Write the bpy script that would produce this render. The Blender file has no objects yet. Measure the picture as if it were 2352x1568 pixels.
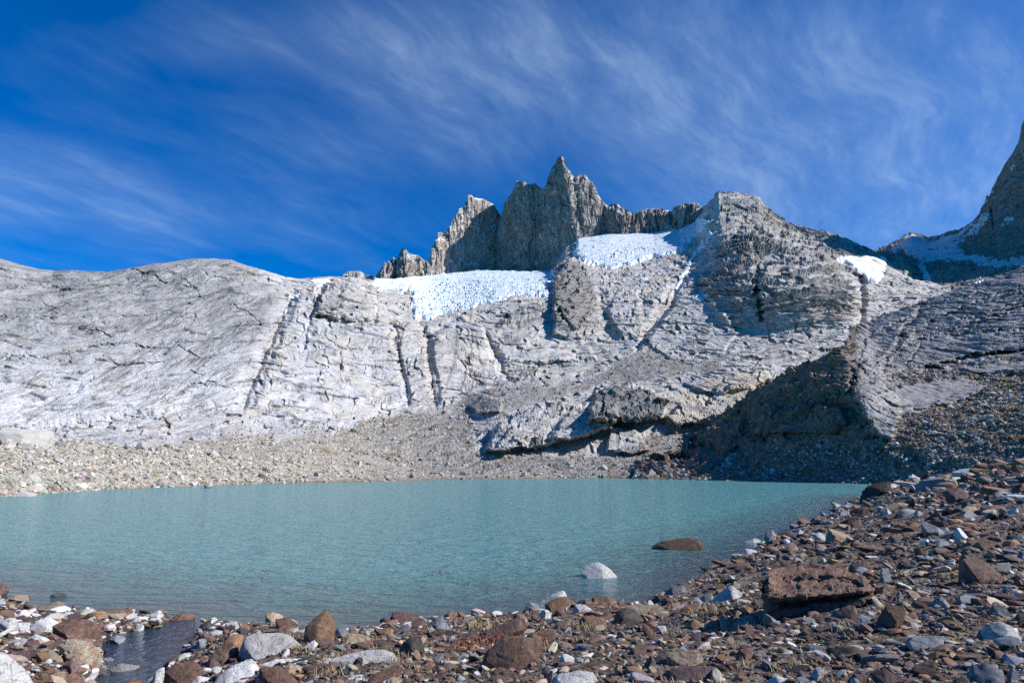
import bpy, math, random
import numpy as np

# ---------------------------------------------------------------- camera model
# Surveyed directions (X, Y on a 2352 x 1568 sketch) become azimuth and slope;
# every ridge, shoreline and boulder then gets its own distance in metres.
F = 1568.0; CX, CY = 1176.0, 784.0; H = 4.0
PIT = math.atan(287.0 / 1568.0)
CP, SP = math.cos(PIT), math.sin(PIT)

def pix(X, Y):
    X = np.asarray(X, float); Y = np.asarray(Y, float)
    u = (X - CX) / F; v = (CY - Y) / F
    y = CP - SP * v; z = SP + CP * v
    return np.arctan2(u, y), z / np.hypot(u, y)

def world(X, Y, r):
    a, t = pix(X, Y)
    return np.stack([r * np.sin(a), r * np.cos(a), H + r * t], -1)

def proj(P):
    z = P[..., 2] - H
    f = np.maximum(P[..., 1] * CP + z * SP, 1e-3); u = -P[..., 1] * SP + z * CP
    return CX + F * P[..., 0] / f, CY - F * u / f

def water_r(X, Y, z=0.0):
    a, t = pix(X, Y)
    return (z - H) / np.minimum(t, -0.004)

# ---------------------------------------------------------------- noise
_PERM = {}
def _perm(seed):
    if seed not in _PERM:
        r = np.random.RandomState(seed)
        p = r.permutation(1024)
        _PERM[seed] = (np.concatenate([p, p, p]), r.rand(1024) * 2 * np.pi, r.rand(1024, 4))
    return _PERM[seed]

def perlin(x, y, seed=0):
    p, ang, _ = _perm(seed)
    xi = np.floor(x).astype(np.int64); yi = np.floor(y).astype(np.int64)
    fx = x - xi; fy = y - yi
    u = fx * fx * fx * (fx * (fx * 6 - 15) + 10); v = fy * fy * fy * (fy * (fy * 6 - 15) + 10)
    def g(ix, iy, dx, dy):
        h = ang[p[(p[ix & 1023] + iy) & 1023]]
        return np.cos(h) * dx + np.sin(h) * dy
    a = g(xi, yi, fx, fy); b = g(xi + 1, yi, fx - 1, fy)
    c = g(xi, yi + 1, fx, fy - 1); d = g(xi + 1, yi + 1, fx - 1, fy - 1)
    return 1.5 * ((a + (b - a) * u) + ((c + (d - c) * u) - (a + (b - a) * u)) * v)

def fbm(x, y, seed=0, octv=4, gain=0.5, lac=2.03):
    s = 0; a = 1.0; n = 0
    for i in range(octv):
        s = s + a * perlin(x, y, seed + i); n += a
        a *= gain; x = x * lac + 17.3; y = y * lac - 9.1
    return s / n * 1.4

def ridged(x, y, seed=0, octv=3):
    s = 0; a = 1.0
    for i in range(octv):
        s = s + a * (1 - 2 * np.abs(perlin(x, y, seed + i))); a *= 0.5; x = x * 2.1 + 3.7; y = y * 2.1 + 8.2
    return s / 1.75

def facets(x, y, seed=0, tilt=0.8):
    """Broken-rock cells: each cell has its own height and tilt. Returns height and distance to the cell's edge."""
    p, _, rnd = _perm(seed)
    xi = np.floor(x).astype(np.int64); yi = np.floor(y).astype(np.int64)
    d1 = np.full(x.shape, 9.0); d2 = np.full(x.shape, 9.0); hh = np.zeros(x.shape)
    for ox in (-1, 0, 1):
        for oy in (-1, 0, 1):
            k = p[(p[(xi + ox) & 1023] + yi + oy) & 1023]
            q = rnd[k]
            dx = xi + ox + q[..., 0] - x; dy = yi + oy + q[..., 1] - y
            d = np.hypot(dx, dy)
            k2 = (k * 7 + 13) & 1023
            q2 = rnd[k2]
            h = q[..., 2] - 0.5 + tilt * ((q[..., 3] - 0.5) * dx + (q2[..., 0] - 0.5) * dy)
            m = d < d1
            d2 = np.where(m, d1, np.minimum(d2, d)); hh = np.where(m, h, hh); d1 = np.where(m, d, d1)
    return hh, d2 - d1

def sheets(f, sharp=0.07):
    """Overlapping rock sheets: rises slowly along f, then breaks off in a short step. Returns height -0.5..0.5 and step mask."""
    fr = f - np.floor(f)
    return np.where(fr < 1 - sharp, fr / (1 - sharp), (1 - fr) / sharp) - 0.5, sstep(1 - 2.2 * sharp, 1 - sharp, fr)

def sstep(a, b, x):
    t = np.clip((x - a) / (b - a), 0, 1)
    return t * t * (3 - 2 * t)

def sd_poly(X, Y, poly):
    """Signed distance to a polygon, positive inside (flat arrays)."""
    poly = np.asarray(poly, float); n = len(poly)
    d = np.full(X.shape, 1e9); ins = np.zeros(X.shape, bool)
    for i in range(n):
        a, b = poly[i], poly[(i + 1) % n]
        e = b - a; wx = X - a[0]; wy = Y - a[1]
        t = np.clip((wx * e[0] + wy * e[1]) / (e @ e + 1e-9), 0, 1)
        d = np.minimum(d, np.hypot(wx - e[0] * t, wy - e[1] * t))
        c = ((a[1] <= Y) & (b[1] > Y)) | ((b[1] <= Y) & (a[1] > Y))
        if abs(e[1]) > 1e-9:
            ins ^= c & (X < a[0] + (Y - a[1]) / e[1] * e[0])
    return np.where(ins, d, -d)

def d_line(X, Y, line):
    """Distance to a polyline and signed side (positive to its right when walking down it)."""
    d = np.full(X.shape, 1e9); side = np.zeros(X.shape); par = np.zeros(X.shape)
    line = np.asarray(line, float)
    for i in range(len(line) - 1):
        a, b = line[i], line[i + 1]; e = b - a
        wx = X - a[0]; wy = Y - a[1]
        t = np.clip((wx * e[0] + wy * e[1]) / (e @ e + 1e-9), 0, 1)
        q = np.hypot(wx - e[0] * t, wy - e[1] * t); m = q < d
        side = np.where(m, -(e[0] * wy - e[1] * wx) / np.hypot(*e), side)
        par = np.where(m, (i + t) / (len(line) - 1), par); d = np.where(m, q, d)
    return d, side, par

def pnoise(X, Y, s, seed, n=3):
    return fbm(X / s, Y / s, seed, n)

# ---------------------------------------------------------------- mesh helpers
def obj_from(name, V, faces, mat, cols=None, smooth=False, attrs=None, parent=None, crease=0):
    V = np.ascontiguousarray(V, np.float32).reshape(-1, 3); faces = np.ascontiguousarray(faces, np.int32)
    k = faces.shape[1]; n = len(faces)
    me = bpy.data.meshes.new(name)
    me.vertices.add(len(V)); me.vertices.foreach_set('co', V.ravel())
    me.loops.add(n * k); me.loops.foreach_set('vertex_index', faces.ravel())
    me.polygons.add(n); me.polygons.foreach_set('loop_start', np.arange(0, n * k, k, dtype=np.int32))
    me.polygons.foreach_set('use_smooth', np.full(n, bool(smooth)))
    me.update(calc_edges=True)
    if cols is not None:
        c = np.ones((len(V), 4), np.float32); c[:, :3] = np.clip(cols, 0.005, 0.95).reshape(-1, 3)
        at = me.attributes.new('Col', 'FLOAT_COLOR', 'POINT'); at.data.foreach_set('color', c.ravel())
    for an, av in (attrs or {}).items():
        at = me.attributes.new(an, 'FLOAT', 'POINT'); at.data.foreach_set('value', np.ascontiguousarray(av, np.float32).ravel())
    if crease: me.set_sharp_from_angle(angle=math.radians(crease))
    if mat is not None: me.materials.append(mat)
    o = bpy.data.objects.new(name, me); bpy.context.scene.collection.objects.link(o)
    if parent: o.parent = parent
    return o

def tag(o, label=None, cat=None, group=None, kind=None):
    if label: o['label'] = label
    if cat: o['category'] = cat
    if group: o['group'] = group
    if kind: o['kind'] = kind
    return o

def grid_faces(nr, nc):
    i = np.arange(nr * nc).reshape(nr, nc)
    return np.stack([i[:-1, :-1], i[:-1, 1:], i[1:, 1:], i[1:, :-1]], -1).reshape(-1, 4)

def normals(P):
    du = np.gradient(P, axis=1); dv = np.gradient(P, axis=0)
    n = np.cross(du, dv); n /= np.linalg.norm(n, axis=-1, keepdims=True) + 1e-12
    return n

class Sheet:
    """A surface lofted through surveyed lines, each line a list of (X, Y, distance)."""
    def __init__(s, curves, X0, X1, ncol, rows, Yref=800):
        a0 = pix(X0, Yref)[0]; a1 = pix(X1, Yref)[0]
        az = np.linspace(a0, a1, ncol); K = len(curves)
        T = np.zeros((K, ncol)); R = np.zeros((K, ncol))
        for k, c in enumerate(curves):
            c = np.array(c, float); a, t = pix(c[:, 0], c[:, 1]); o = np.argsort(a)
            T[k] = np.interp(az, a[o], t[o]); R[k] = np.log(np.interp(az, a[o], c[o, 2]))
        u = np.concatenate([k + np.arange(n) / n for k, n in enumerate(rows)] + [[K - 1.0]])
        def herm(Y):
            D = np.diff(Y, axis=0); M = np.zeros_like(Y)
            M[1:-1] = np.where(D[:-1] * D[1:] > 0, 2 * D[:-1] * D[1:] / (D[:-1] + D[1:] + 1e-20 * np.sign(D[:-1])), 0)
            M[0], M[-1] = D[0], D[-1]
            i = np.minimum(u.astype(int), K - 2); f = (u - i)[:, None]
            h00 = 2 * f**3 - 3 * f**2 + 1; h10 = f**3 - 2 * f**2 + f; h01 = -2 * f**3 + 3 * f**2; h11 = f**3 - f**2
            return h00 * Y[i] + h10 * M[i] + h01 * Y[i + 1] + h11 * M[i + 1]
        t = herm(T); r = np.exp(herm(R))
        s.u = np.repeat(u[:, None], ncol, 1); s.az = az; s.sh = r.shape
        s.sa, s.ca = np.sin(az)[None], np.cos(az)[None]
        s.t = t; s.r = r; s.set_r(r); s.measure()
        s.col = None
    def set_r(s, r):
        s.r = r
        s.P = np.stack([r * s.sa, r * s.ca, H + r * s.t], -1)
        s.X, s.Y = proj(s.P)
        if not hasattr(s, 'U'): s.U = np.repeat((s.az * F)[None], s.sh[0], 0)
    def measure(s):
        """V = distance along the slope (sketch pixels), kept smooth across columns."""
        d = np.linalg.norm(np.diff(s.P, axis=0), axis=-1) / s.r[1:] * F
        V = np.concatenate([np.zeros((1, s.sh[1])), np.cumsum(np.minimum(d, 6), 0)])
        k = np.hanning(163)[1:-1]; k /= k.sum(); h = len(k) // 2
        w = np.pad(V, ((0, 0), (h, h)), mode='edge')
        s.V = np.apply_along_axis(lambda v: np.convolve(v, k, 'valid'), 1, w)
    def box(s, poly, pad):
        p = np.asarray(poly, float)
        return (s.X > p[:, 0].min() - pad) & (s.X < p[:, 0].max() + pad) & (s.Y > p[:, 1].min() - pad) & (s.Y < p[:, 1].max() + pad)
    def mask(s, poly, soft, warp=0, seed=5, ws=25):
        m = np.zeros(s.sh); b = s.box(poly, abs(soft) + warp * 1.5 + 2)
        if not b.any(): return m
        x, y = s.X[b], s.Y[b]
        if warp:
            wx = fbm(x / ws, y / ws, seed, 4) * warp; wy = fbm(x / ws + 31, y / ws + 7, seed, 4) * warp
            x, y = x + wx, y + wy
        m[b] = sstep(0, soft, sd_poly(x, y, poly)) if soft > 0 else sstep(soft, -soft, sd_poly(x, y, poly))
        return m
    def groove(s, line, w, warp=0, seed=9, ws=18):
        m = np.zeros(s.sh); sd = np.zeros(s.sh); b = s.box(line, w * 2.5 + warp * 2)
        if not b.any(): return m, sd
        x, y = s.X[b], s.Y[b]
        if warp:
            x, y = x + fbm(x / ws, y / ws, seed, 3) * warp, y + fbm(x / ws + 9, y / ws, seed, 3) * warp
        d, side, _ = d_line(x, y, line)
        m[b] = np.exp(-(d / w) ** 2); sd[b] = side
        return m, sd
    def push(s, d):
        """Move the surface along its normals by d (in sketch pixels at each point's distance)."""
        n = normals(s.P); w = np.einsum('ijk,ijk->ij', n, s.P - np.array([0, 0, H]))
        n = n * np.where(w > 0, -1, 1)[..., None]
        s.N = n
        s.P = s.P + n * (d * s.r / F)[..., None]
        s.X, s.Y = proj(s.P)
    def make(s, name, mat, smooth=False, keep=None, attrs=None):
        f = grid_faces(*s.sh)
        if keep is not None:
            f = f[keep.ravel()[f].all(1)]
        # faces wound towards the viewer
        f = f[:, ::-1]
        return obj_from(name, s.P, f, mat, None if s.col is None else s.col.reshape(-1, 3), smooth, attrs)

def compact(V, f, *arrs):
    use = np.unique(f); m = np.full(len(V), -1, np.int64); m[use] = np.arange(len(use))
    return (V[use], m[f]) + tuple(a[use] for a in arrs)

# ---------------------------------------------------------------- node helpers
def new_mat(name):
    m = bpy.data.materials.new(name); m.use_nodes = True
    nt = m.node_tree; nt.nodes.clear()
    out = nt.nodes.new('ShaderNodeOutputMaterial'); b = nt.nodes.new('ShaderNodeBsdfPrincipled')
    nt.links.new(b.outputs[0], out.inputs[0])
    return m, nt, b, out

def nd(nt, typ, ins=None, **props):
    n = nt.nodes.new(typ)
    for k, v in props.items(): setattr(n, k, v)
    for k, v in (ins or {}).items():
        if isinstance(v, bpy.types.NodeSocket): nt.links.new(v, n.inputs[k])
        else: n.inputs[k].default_value = v
    return n

def ramp(nt, fac, stops):
    n = nt.nodes.new('ShaderNodeValToRGB'); nt.links.new(fac, n.inputs[0])
    e = n.color_ramp.elements
    while len(e) < len(stops): e.new(0.5)
    for el, (p, c) in zip(e, stops):
        el.position = p; el.color = (c, c, c, 1) if not hasattr(c, '__len__') else tuple(c) + (1,)
    return n.outputs[0]

def mix(nt, fac, a, b, mode='MIX'):
    n = nt.nodes.new('ShaderNodeMix'); n.data_type = 'RGBA'; n.blend_type = mode
    for i, v in ((0, fac), (6, a), (7, b)):
        if isinstance(v, bpy.types.NodeSocket): nt.links.new(v, n.inputs[i])
        else: n.inputs[i].default_value = v if i == 0 else (tuple(v) + (1,) if len(v) == 3 else v)
    return n.outputs[2]

def math_(nt, op, a, b=None, c=None):
    n = nt.nodes.new('ShaderNodeMath'); n.operation = op
    for i, v in enumerate((a, b, c)):
        if v is None: continue
        if isinstance(v, bpy.types.NodeSocket): nt.links.new(v, n.inputs[i])
        else: n.inputs[i].default_value = v
    return n.outputs[0]

def rock_terrain_mat(name, scale, bump=0.5, bdist=0.5, contrast=0.35):
    """Bare rock: the survey colour broken up by grain at several scales; rough, faintly bumpy."""
    m, nt, b, out = new_mat(name)
    col = nd(nt, 'ShaderNodeAttribute', attribute_name='Col').outputs['Color']
    co = nd(nt, 'ShaderNodeNewGeometry').outputs['Position']
    n1 = nd(nt, 'ShaderNodeTexNoise', {'Vector': co, 'Scale': scale, 'Detail': 8.0, 'Roughness': 0.7}).outputs[0]
    n2 = nd(nt, 'ShaderNodeTexNoise', {'Vector': co, 'Scale': scale * 6, 'Detail': 5.0, 'Roughness': 0.75}).outputs[0]
    k = ramp(nt, n1, [(0.3, 1 - contrast), (0.7, 1 + contrast * 0.6)])
    k2 = ramp(nt, n2, [(0.32, 1 - contrast), (0.7, 1 + contrast * 0.6)])
    c = mix(nt, 1.0, mix(nt, 1.0, col, k, 'MULTIPLY'), k2, 'MULTIPLY')
    nt.links.new(c, b.inputs['Base Color'])
    b.inputs['Roughness'].default_value = 0.85; b.inputs['Specular IOR Level'].default_value = 0.25
    bp = nd(nt, 'ShaderNodeBump', {'Strength': bump, 'Distance': bdist, 'Height': math_(nt, 'ADD', n1, math_(nt, 'MULTIPLY', n2, 0.4))})
    nt.links.new(bp.outputs[0], b.inputs['Normal'])
    return m

def snow_mat(name, scale, ice=0.5):
    m, nt, b, out = new_mat(name)
    col = nd(nt, 'ShaderNodeAttribute', attribute_name='Col').outputs['Color']
    co = nd(nt, 'ShaderNodeNewGeometry').outputs['Position']
    n1 = nd(nt, 'ShaderNodeTexNoise', {'Vector': co, 'Scale': scale, 'Detail': 6.0, 'Roughness': 0.65}).outputs[0]
    c = mix(nt, ramp(nt, n1, [(0.35, ice), (0.62, 0.0)]), col, mix(nt, 1.0, col, (0.72, 0.86, 0.95), 'MULTIPLY'))
    nt.links.new(c, b.inputs['Base Color']); b.inputs['Roughness'].default_value = 0.7
    b.inputs['Specular IOR Level'].default_value = 0.2
    bp = nd(nt, 'ShaderNodeBump', {'Strength': 0.4, 'Distance': 0.6, 'Height': n1})
    nt.links.new(bp.outputs[0], b.inputs['Normal'])
    return m
# ================================================================ TERRAIN
def line3(pts):
    """(X, distance, height) -> (X, Y, distance)."""
    out = []
    for X, r, z in pts:
        Y = 1000.0
        for _ in range(40):
            t = pix(X, Y)[1]; Y += (t - (z - H) / r) * F * 0.9
        out.append((X, Y, r))
    return out

def along(c, dr=1.0, dY=0.0):
    return [(x, y + dY, r * dr) for x, y, r in c]

M_WALL = rock_terrain_mat('granite_slab', 0.3, 0.25, 0.5, 0.14)
M_TOWER = rock_terrain_mat('granite_tower_rock', 0.06, 0.5, 2.5, 0.3)
M_HILL = rock_terrain_mat('hillside_rock', 0.45, 0.6, 0.5, 0.35)
M_SNOW = snow_mat('snow', 0.02, 0.25)
M_ICE = snow_mat('glacier_ice', 0.05, 0.75)

# ---- far wall: lake shore, moraine bench, slabs, glacier shelf, skyline
shoreX = [(-400, 1165), (-150, 1150), (0, 1140), (130, 1131), (270, 1123), (400, 1117), (600, 1110), (900, 1104.5), (1000, 1101.5),
          (1280, 1098), (1560, 1097), (1700, 1099), (2300, 1099)]
c1 = [(x, y, float(min(water_r(x, y), 260))) for x, y in shoreX]
c1 = line3([(x, r, -0.05) for x, y, r in c1])
c0 = line3([(x, r - 9, -3.0) for x, y, r in c1])
c2 = [(-400, 1000, 135), (-150, 1008, 150), (0, 1012, 160), (130, 1010, 172), (250, 1022, 180), (400, 1034, 190), (520, 1048, 200), (700, 1066, 220), (850, 1080, 240),
      (950, 1084, 255), (1100, 1078, 262), (1300, 1074, 262), (1560, 1068, 262), (2300, 1060, 262)]
c3 = [(-400, 1004, 175), (0, 1016, 200), (130, 1014, 210), (250, 1025, 215), (400, 1030, 230), (520, 1035, 240), (700, 1030, 262), (850, 1030, 285), (1000, 1020, 300), (1150, 1035, 290),
      (1300, 1045, 285), (1450, 1040, 285), (1560, 1020, 290), (2300, 1000, 300)]
c4 = [(-400, 1000, 300), (0, 1010, 300), (140, 1010, 300), (300, 1003, 305), (420, 995, 312), (560, 965, 330), (600, 985, 330), (720, 975, 345), (830, 968, 360), (1000, 935, 385),
      (1080, 930, 385), (1130, 945, 345), (1250, 930, 345), (1400, 915, 350), (1500, 900, 350), (1600, 890, 360), (2300, 870, 380)]
c5 = [(-400, 850, 410), (0, 850, 410), (300, 850, 415), (560, 850, 420), (780, 850, 440), (950, 855, 455), (1050, 880, 440), (1150, 860, 470), (1300, 845, 480), (1450, 820, 490), (1550, 800, 500),
      (1700, 790, 500), (1850, 790, 490), (1960, 790, 490), (2300, 780, 520)]
c6 = [(-400, 700, 520), (0, 705, 520), (300, 690, 530), (560, 710, 520), (680, 700, 540), (860, 715, 570), (960, 735, 590), (1100, 705, 640), (1270, 700, 640), (1300, 705, 640), (1460, 690, 660), (1560, 680, 660),
      (1650, 680, 640), (1750, 680, 620), (1900, 670, 620), (1970, 690, 640), (2300, 690, 680)]
c7 = [(-400, 560, 700), (-100, 585, 690), (0, 594, 680), (31, 603, 680), (65, 613, 680), (92, 618.6, 680), (123, 622, 680), (161, 620.5, 670), (215, 624, 660), (246, 624, 655), (277, 620, 650), (315, 613, 645),
      (354, 606, 640), (384, 603, 640), (415, 598.6, 640), (454, 593.6, 640), (492, 594.7, 640), (531, 597, 640), (545, 603, 640), (558, 607, 640), (596, 618.6, 640), (631, 628, 645), (654, 636, 660), (684, 640, 680),
      (711, 639, 700), (754, 635, 720), (804, 637, 760), (845, 644, 850), (900, 646, 1100), (985, 638, 1300), (1100, 626, 1400), (1265, 628, 1400), (1300, 570, 1420), (1330, 552, 1430), (1400, 543, 1440),
      (1500, 540, 1450), (1560, 528, 1440), (1600, 512, 1400), (1612, 488, 1350), (1620, 474, 1320), (1632, 462, 1300), (1643, 452, 1290), (1650, 441, 1290), (1664, 443, 1290), (1676, 442, 1290), (1705, 445, 1290), (1727, 450, 1285), (1742, 453, 1280),
      (1752, 468, 1270), (1763, 480, 1260), (1775, 491, 1250), (1793, 504, 1230), (1804, 512, 1220), (1822, 515, 1200), (1844, 522, 1180), (1862, 526, 1160), (1888, 532, 1130),
      (1913, 539, 1100), (1939, 548, 1070), (1968, 559, 1040), (2004, 577, 1000), (2040, 600, 980), (2100, 640, 960), (2300, 680, 960)]
c8 = [(x, y + 8, r * 1.12) for x, y, r in c7]
c9 = [(x, y + 60, r * 1.35) for x, y, r in c7]
W = Sheet([c0, c1, c2, c3, c4, c5, c6, c7, c8, c9], -260, 2200, 2000, [4, 70, 24, 60, 190, 200, 190, 10, 4])
def smooth_knots(S, cut):      # a soft horizontal blend so survey points leave no creases below the skyline
    k = np.ones(61) / 61
    r = np.log(S.r); t = S.t
    for A in (r, t):
        w = np.pad(A, ((0, 0), (30, 30)), mode='edge')
        sm = np.apply_along_axis(lambda v: np.convolve(v, k, 'valid'), 1, w)
        f = sstep(cut, cut - 0.7, S.u) * sstep(0.9, 1.6, S.u)
        A[...] = A + (sm - A) * f
    S.set_r(np.exp(r)); S.measure()
smooth_knots(W, 6.9)

# relief that moves towards or away from the lake
R = W.r.copy()
def bulge(poly, amp, soft, warp=5, seed=5, ws=30, rx=None, ry=None):
    m = W.mask(poly, soft, warp, seed, ws)
    if rx: m = m * sstep(rx[1], rx[0], W.X)
    if ry: m = m * sstep(ry[1], ry[0], W.Y)
    R[...] = R * (1 - amp / F * m)
    return m
X, Y = W.X, W.Y
R *= 1 + (fbm(X / 190, Y / 150, 3, 4) * 16 + fbm(X / 60, Y / 45, 8, 3) * 5) / F * sstep(3.4, 4.6, W.u) * sstep(7.0, 6.3, W.u)
dome = W.mask([(-300, 1040), (555, 945), (672, 678), (560, 560), (-300, 520)], 40, 10)
R *= 1 - 26 / F * dome
# diagonal gully between the dome and the ribs
bulge([(575, 935), (680, 672), (760, 640), (860, 640), (872, 700), (900, 745), (925, 860), (940, 925), (840, 970), (700, 985)], 16, 14, 5)
bulge([(930, 740), (958, 742), (990, 850), (1002, 925), (945, 920), (915, 800)], 10, 5, 4)
bulge([(985, 770), (1060, 720), (1110, 745), (1150, 860), (1120, 900), (1010, 925), (995, 850)], 22, 10, 5)
bulge([(1110, 760), (1200, 700), (1260, 690), (1340, 770), (1380, 830), (1160, 835)], 14, 9, 5)
bulge([(1140, 805), (1250, 795), (1330, 815), (1335, 832), (1160, 842)], 14, 5, 3)
knob = bulge([(714, 730), (724, 700), (740, 655), (800, 648), (850, 665), (862, 700), (858, 738), (800, 738), (760, 730)], 46, 11, 7, 5, 18, rx=(740, 900))
butt = bulge([(1268, 770), (1266, 660), (1272, 612), (1290, 596), (1330, 592), (1400, 618), (1430, 690), (1420, 760), (1340, 800)], 110, 10, 6, 5, 22, rx=(1275, 1420), ry=(700, 800))
bulge([(1275, 700), (1268, 650), (1300, 625), (1345, 640), (1350, 720), (1320, 760)], 26, 5, 6)
bulge([(1370, 640), (1450, 615), (1540, 630), (1550, 660), (1470, 790), (1400, 775)], 26, 20, 6)
bulge([(1385, 720), (1420, 655), (1470, 660), (1480, 740), (1430, 780)], 18, 10, 8)
bulge([(1480, 790), (1560, 670), (1640, 690), (1700, 760), (1660, 820), (1540, 830)], 20, 9, 6)
mass = bulge([(1615, 690), (1600, 640), (1655, 555), (1740, 520), (1900, 590), (1976, 650), (1976, 760), (1900, 790), (1760, 780), (1660, 760)], 64, 24, 6, 5, 30, ry=(650, 780))
bulge([(1752, 725), (1735, 650), (1760, 600), (1860, 585), (1960, 640), (1972, 765), (1880, 790), (1780, 780)], 34, 10, 6, 5, 30, ry=(660, 780))
bulge([(1640, 640), (1660, 570), (1720, 540), (1745, 600), (1735, 680), (1690, 700)], 24, 9, 6)
flk = W.mask([(1560, 720), (1580, 620), (1640, 530), (1760, 500), (1900, 560), (1990, 640), (1990, 760), (1800, 780), (1640, 760)], 40, 10)
R *= 1 - 105 / F * flk * sstep(1580, 1748, W.X + fbm(W.Y / 40, W.X / 60, 77, 3) * 18) * sstep(2020, 1780, W.X) * sstep(800, 660, W.Y)
# lower outcrops over the lake
out1 = bulge([(1112, 1040), (1130, 985), (1180, 945), (1290, 918), (1420, 925), (1420, 985), (1330, 1010), (1250, 1030), (1140, 1042)], 72, 12, 5, 7, 24)
bulge([(1250, 1010), (1300, 950), (1390, 935), (1405, 985), (1330, 1010)], 30, 5, 5, 9, 14)
bulge([(1120, 1040), (1180, 975), (1230, 990), (1170, 1036)], 26, 5, 3)
bulge([(1075, 930), (1110, 905), (1160, 915), (1150, 950), (1095, 955)], 40, 6, 4)
out2 = bulge([(1345, 965), (1365, 895), (1440, 880), (1500, 890), (1540, 915), (1520, 965), (1430, 975)], 95, 9, 5, 12, 20)
bulge([(1390, 1040), (1400, 975), (1460, 985), (1500, 1035), (1450, 1045)], 46, 7, 4)
out3 = bulge([(1520, 960), (1560, 925), (1620, 920), (1680, 880), (1740, 880), (1740, 940), (1640, 965), (1560, 985)], 58, 9, 6)
bulge([(1560, 880), (1640, 850), (1760, 835), (1780, 880), (1640, 910)], 36, 8, 6)
bulge([(1225, 985), (1290, 1040), (1370, 1080), (1290, 1085), (1240, 1060)], 10, 10, 4)
bulge([(450, 1045), (560, 1035), (600, 1050), (520, 1062)], 9, 5, 4)
bulge([(300, 1048), (380, 1030), (560, 1025), (600, 1042), (480, 1060)], 8, 6, 5)
# the cleft beside the right-hand mass and the rib behind it
def carve(line, w, dep, asym=0.0, warp=4, seed=9):
    m, sd = W.groove(line, w, warp, seed)
    R[...] = R * (1 + dep / F * m * (1 + asym * np.tanh(sd / w)))
    return m
g1 = carve([(676, 670), (657, 705), (637, 750), (614, 800), (592, 850), (572, 895), (558, 935)], 6.5, 24, 0.2, 4)
carve([(742, 660), (728, 690), (716, 720), (706, 760), (700, 800)], 4, 14)
carve([(862, 660), (866, 690), (862, 735)], 4, 10)
g2 = carve([(905, 742), (911, 770), (913, 800), (920, 840), (933, 890), (938, 930)], 5, 20)
g3 = carve([(966, 748), (985, 775), (982, 800), (986, 850), (993, 895), (1000, 930)], 6.5, 26)
carve([(1115, 765), (1133, 800), (1150, 840), (1163, 868)], 4, 15)
g4 = carve([(1572, 640), (1556, 655), (1545, 690), (1520, 725), (1496, 745), (1478, 775), (1465, 800)], 6, 26)
carve([(1285, 610), (1320, 640), (1375, 700), (1420, 760)], 4, 8)
carve([(1977, 640), (1980, 700), (1978, 760), (1968, 800)], 8, 50, 0, 3)
carve([(1735, 580), (1732, 640), (1745, 700), (1750, 730)], 6, 26)
for ln, w, dp in [([(0, 822), (60, 818), (110, 826), (160, 832)], 3.0, 9), ([(180, 800), (240, 790), (310, 790), (352, 806)], 2.2, 8), ([(235, 815), (270, 838), (330, 840), (370, 830)], 2, 6),
                  ([(60, 700), (150, 725), (270, 730)], 1.8, 4), ([(370, 895), (430, 880), (520, 885)], 2, 5), ([(410, 795), (455, 822)], 2, 6), ([(320, 950), (352, 962), (420, 958)], 2, 5),
                  ([(704, 752), (740, 770), (780, 800), (860, 805), (905, 812)], 2.0, 6), ([(784, 808), (782, 850)], 2.2, 8), ([(620, 850), (680, 862), (740, 858)], 2, 6), ([(730, 728), (780, 742), (860, 738)], 4, 14),
                  ([(845, 840), (905, 850)], 2.2, 7), ([(1155, 830), (1250, 838), (1330, 826)], 2.5, 9), ([(1145, 795), (1230, 792)], 2, 6), ([(760, 690), (800, 700), (830, 692)], 4, 8), ([(100, 770), (180, 745), (250, 742)], 1.5, 4),
                  ([(420, 640), (450, 665), (470, 690)], 1.8, 4), ([(1500, 760), (1560, 770), (1660, 765)], 2, 6), ([(1560, 800), (1600, 812), (1660, 806)], 2.5, 8), ([(1290, 690), (1370, 700)], 2, 6), ([(1290, 655), (1350, 665)], 2.5, 8)]:
    carve(ln, w, dp, -0.3, 5, int(ln[0][0]) % 97)
for i, ln in enumerate([[(520, 655), (640, 640), (800, 640), (930, 665), (1010, 660)], [(570, 720), (700, 760), (850, 755), (980, 740)], [(1075, 650), (1180, 710)], [(950, 910), (1100, 880), (1280, 860)], [(480, 480), (700, 475), (900, 465), (1040, 455)],
                        [(250, 390), (360, 440)], [(0, 470), (180, 480), (320, 490)], [(780, 190), (940, 230)], [(940, 230), (1000, 280), (1180, 300)], [(1140, 790), (1210, 825)], [(560, 830), (480, 910), (390, 950)], [(760, 1060), (850, 1080)],
                        [(1040, 620), (1200, 615), (1330, 600)], [(60, 290), (240, 285), (420, 300)], [(700, 330), (860, 345)], [(1180, 180), (1260, 230), (1380, 250)], [(1390, 400), (1480, 440), (1560, 520)], [(1290, 880), (1400, 905)], [(420, 540), (560, 550), (660, 580)],
                        [(1480, 850), (1600, 830), (1760, 830)], [(1580, 690), (1680, 660), (1760, 590)], [(1900, 650), (2010, 670), (2090, 668)], [(2035, 690), (2040, 800)], [(1820, 770), (1960, 765)]]):
    carve([(x * .3845, 545.5 + y * .3845) for x, y in ln], 1.7, 7.5, -0.3, 5, 40 + i)
W.set_r(R)
BASE = W.P.copy(); BASE_N = normals(BASE)
X, Y, U, V = W.X, W.Y, W.U, W.V

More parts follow.
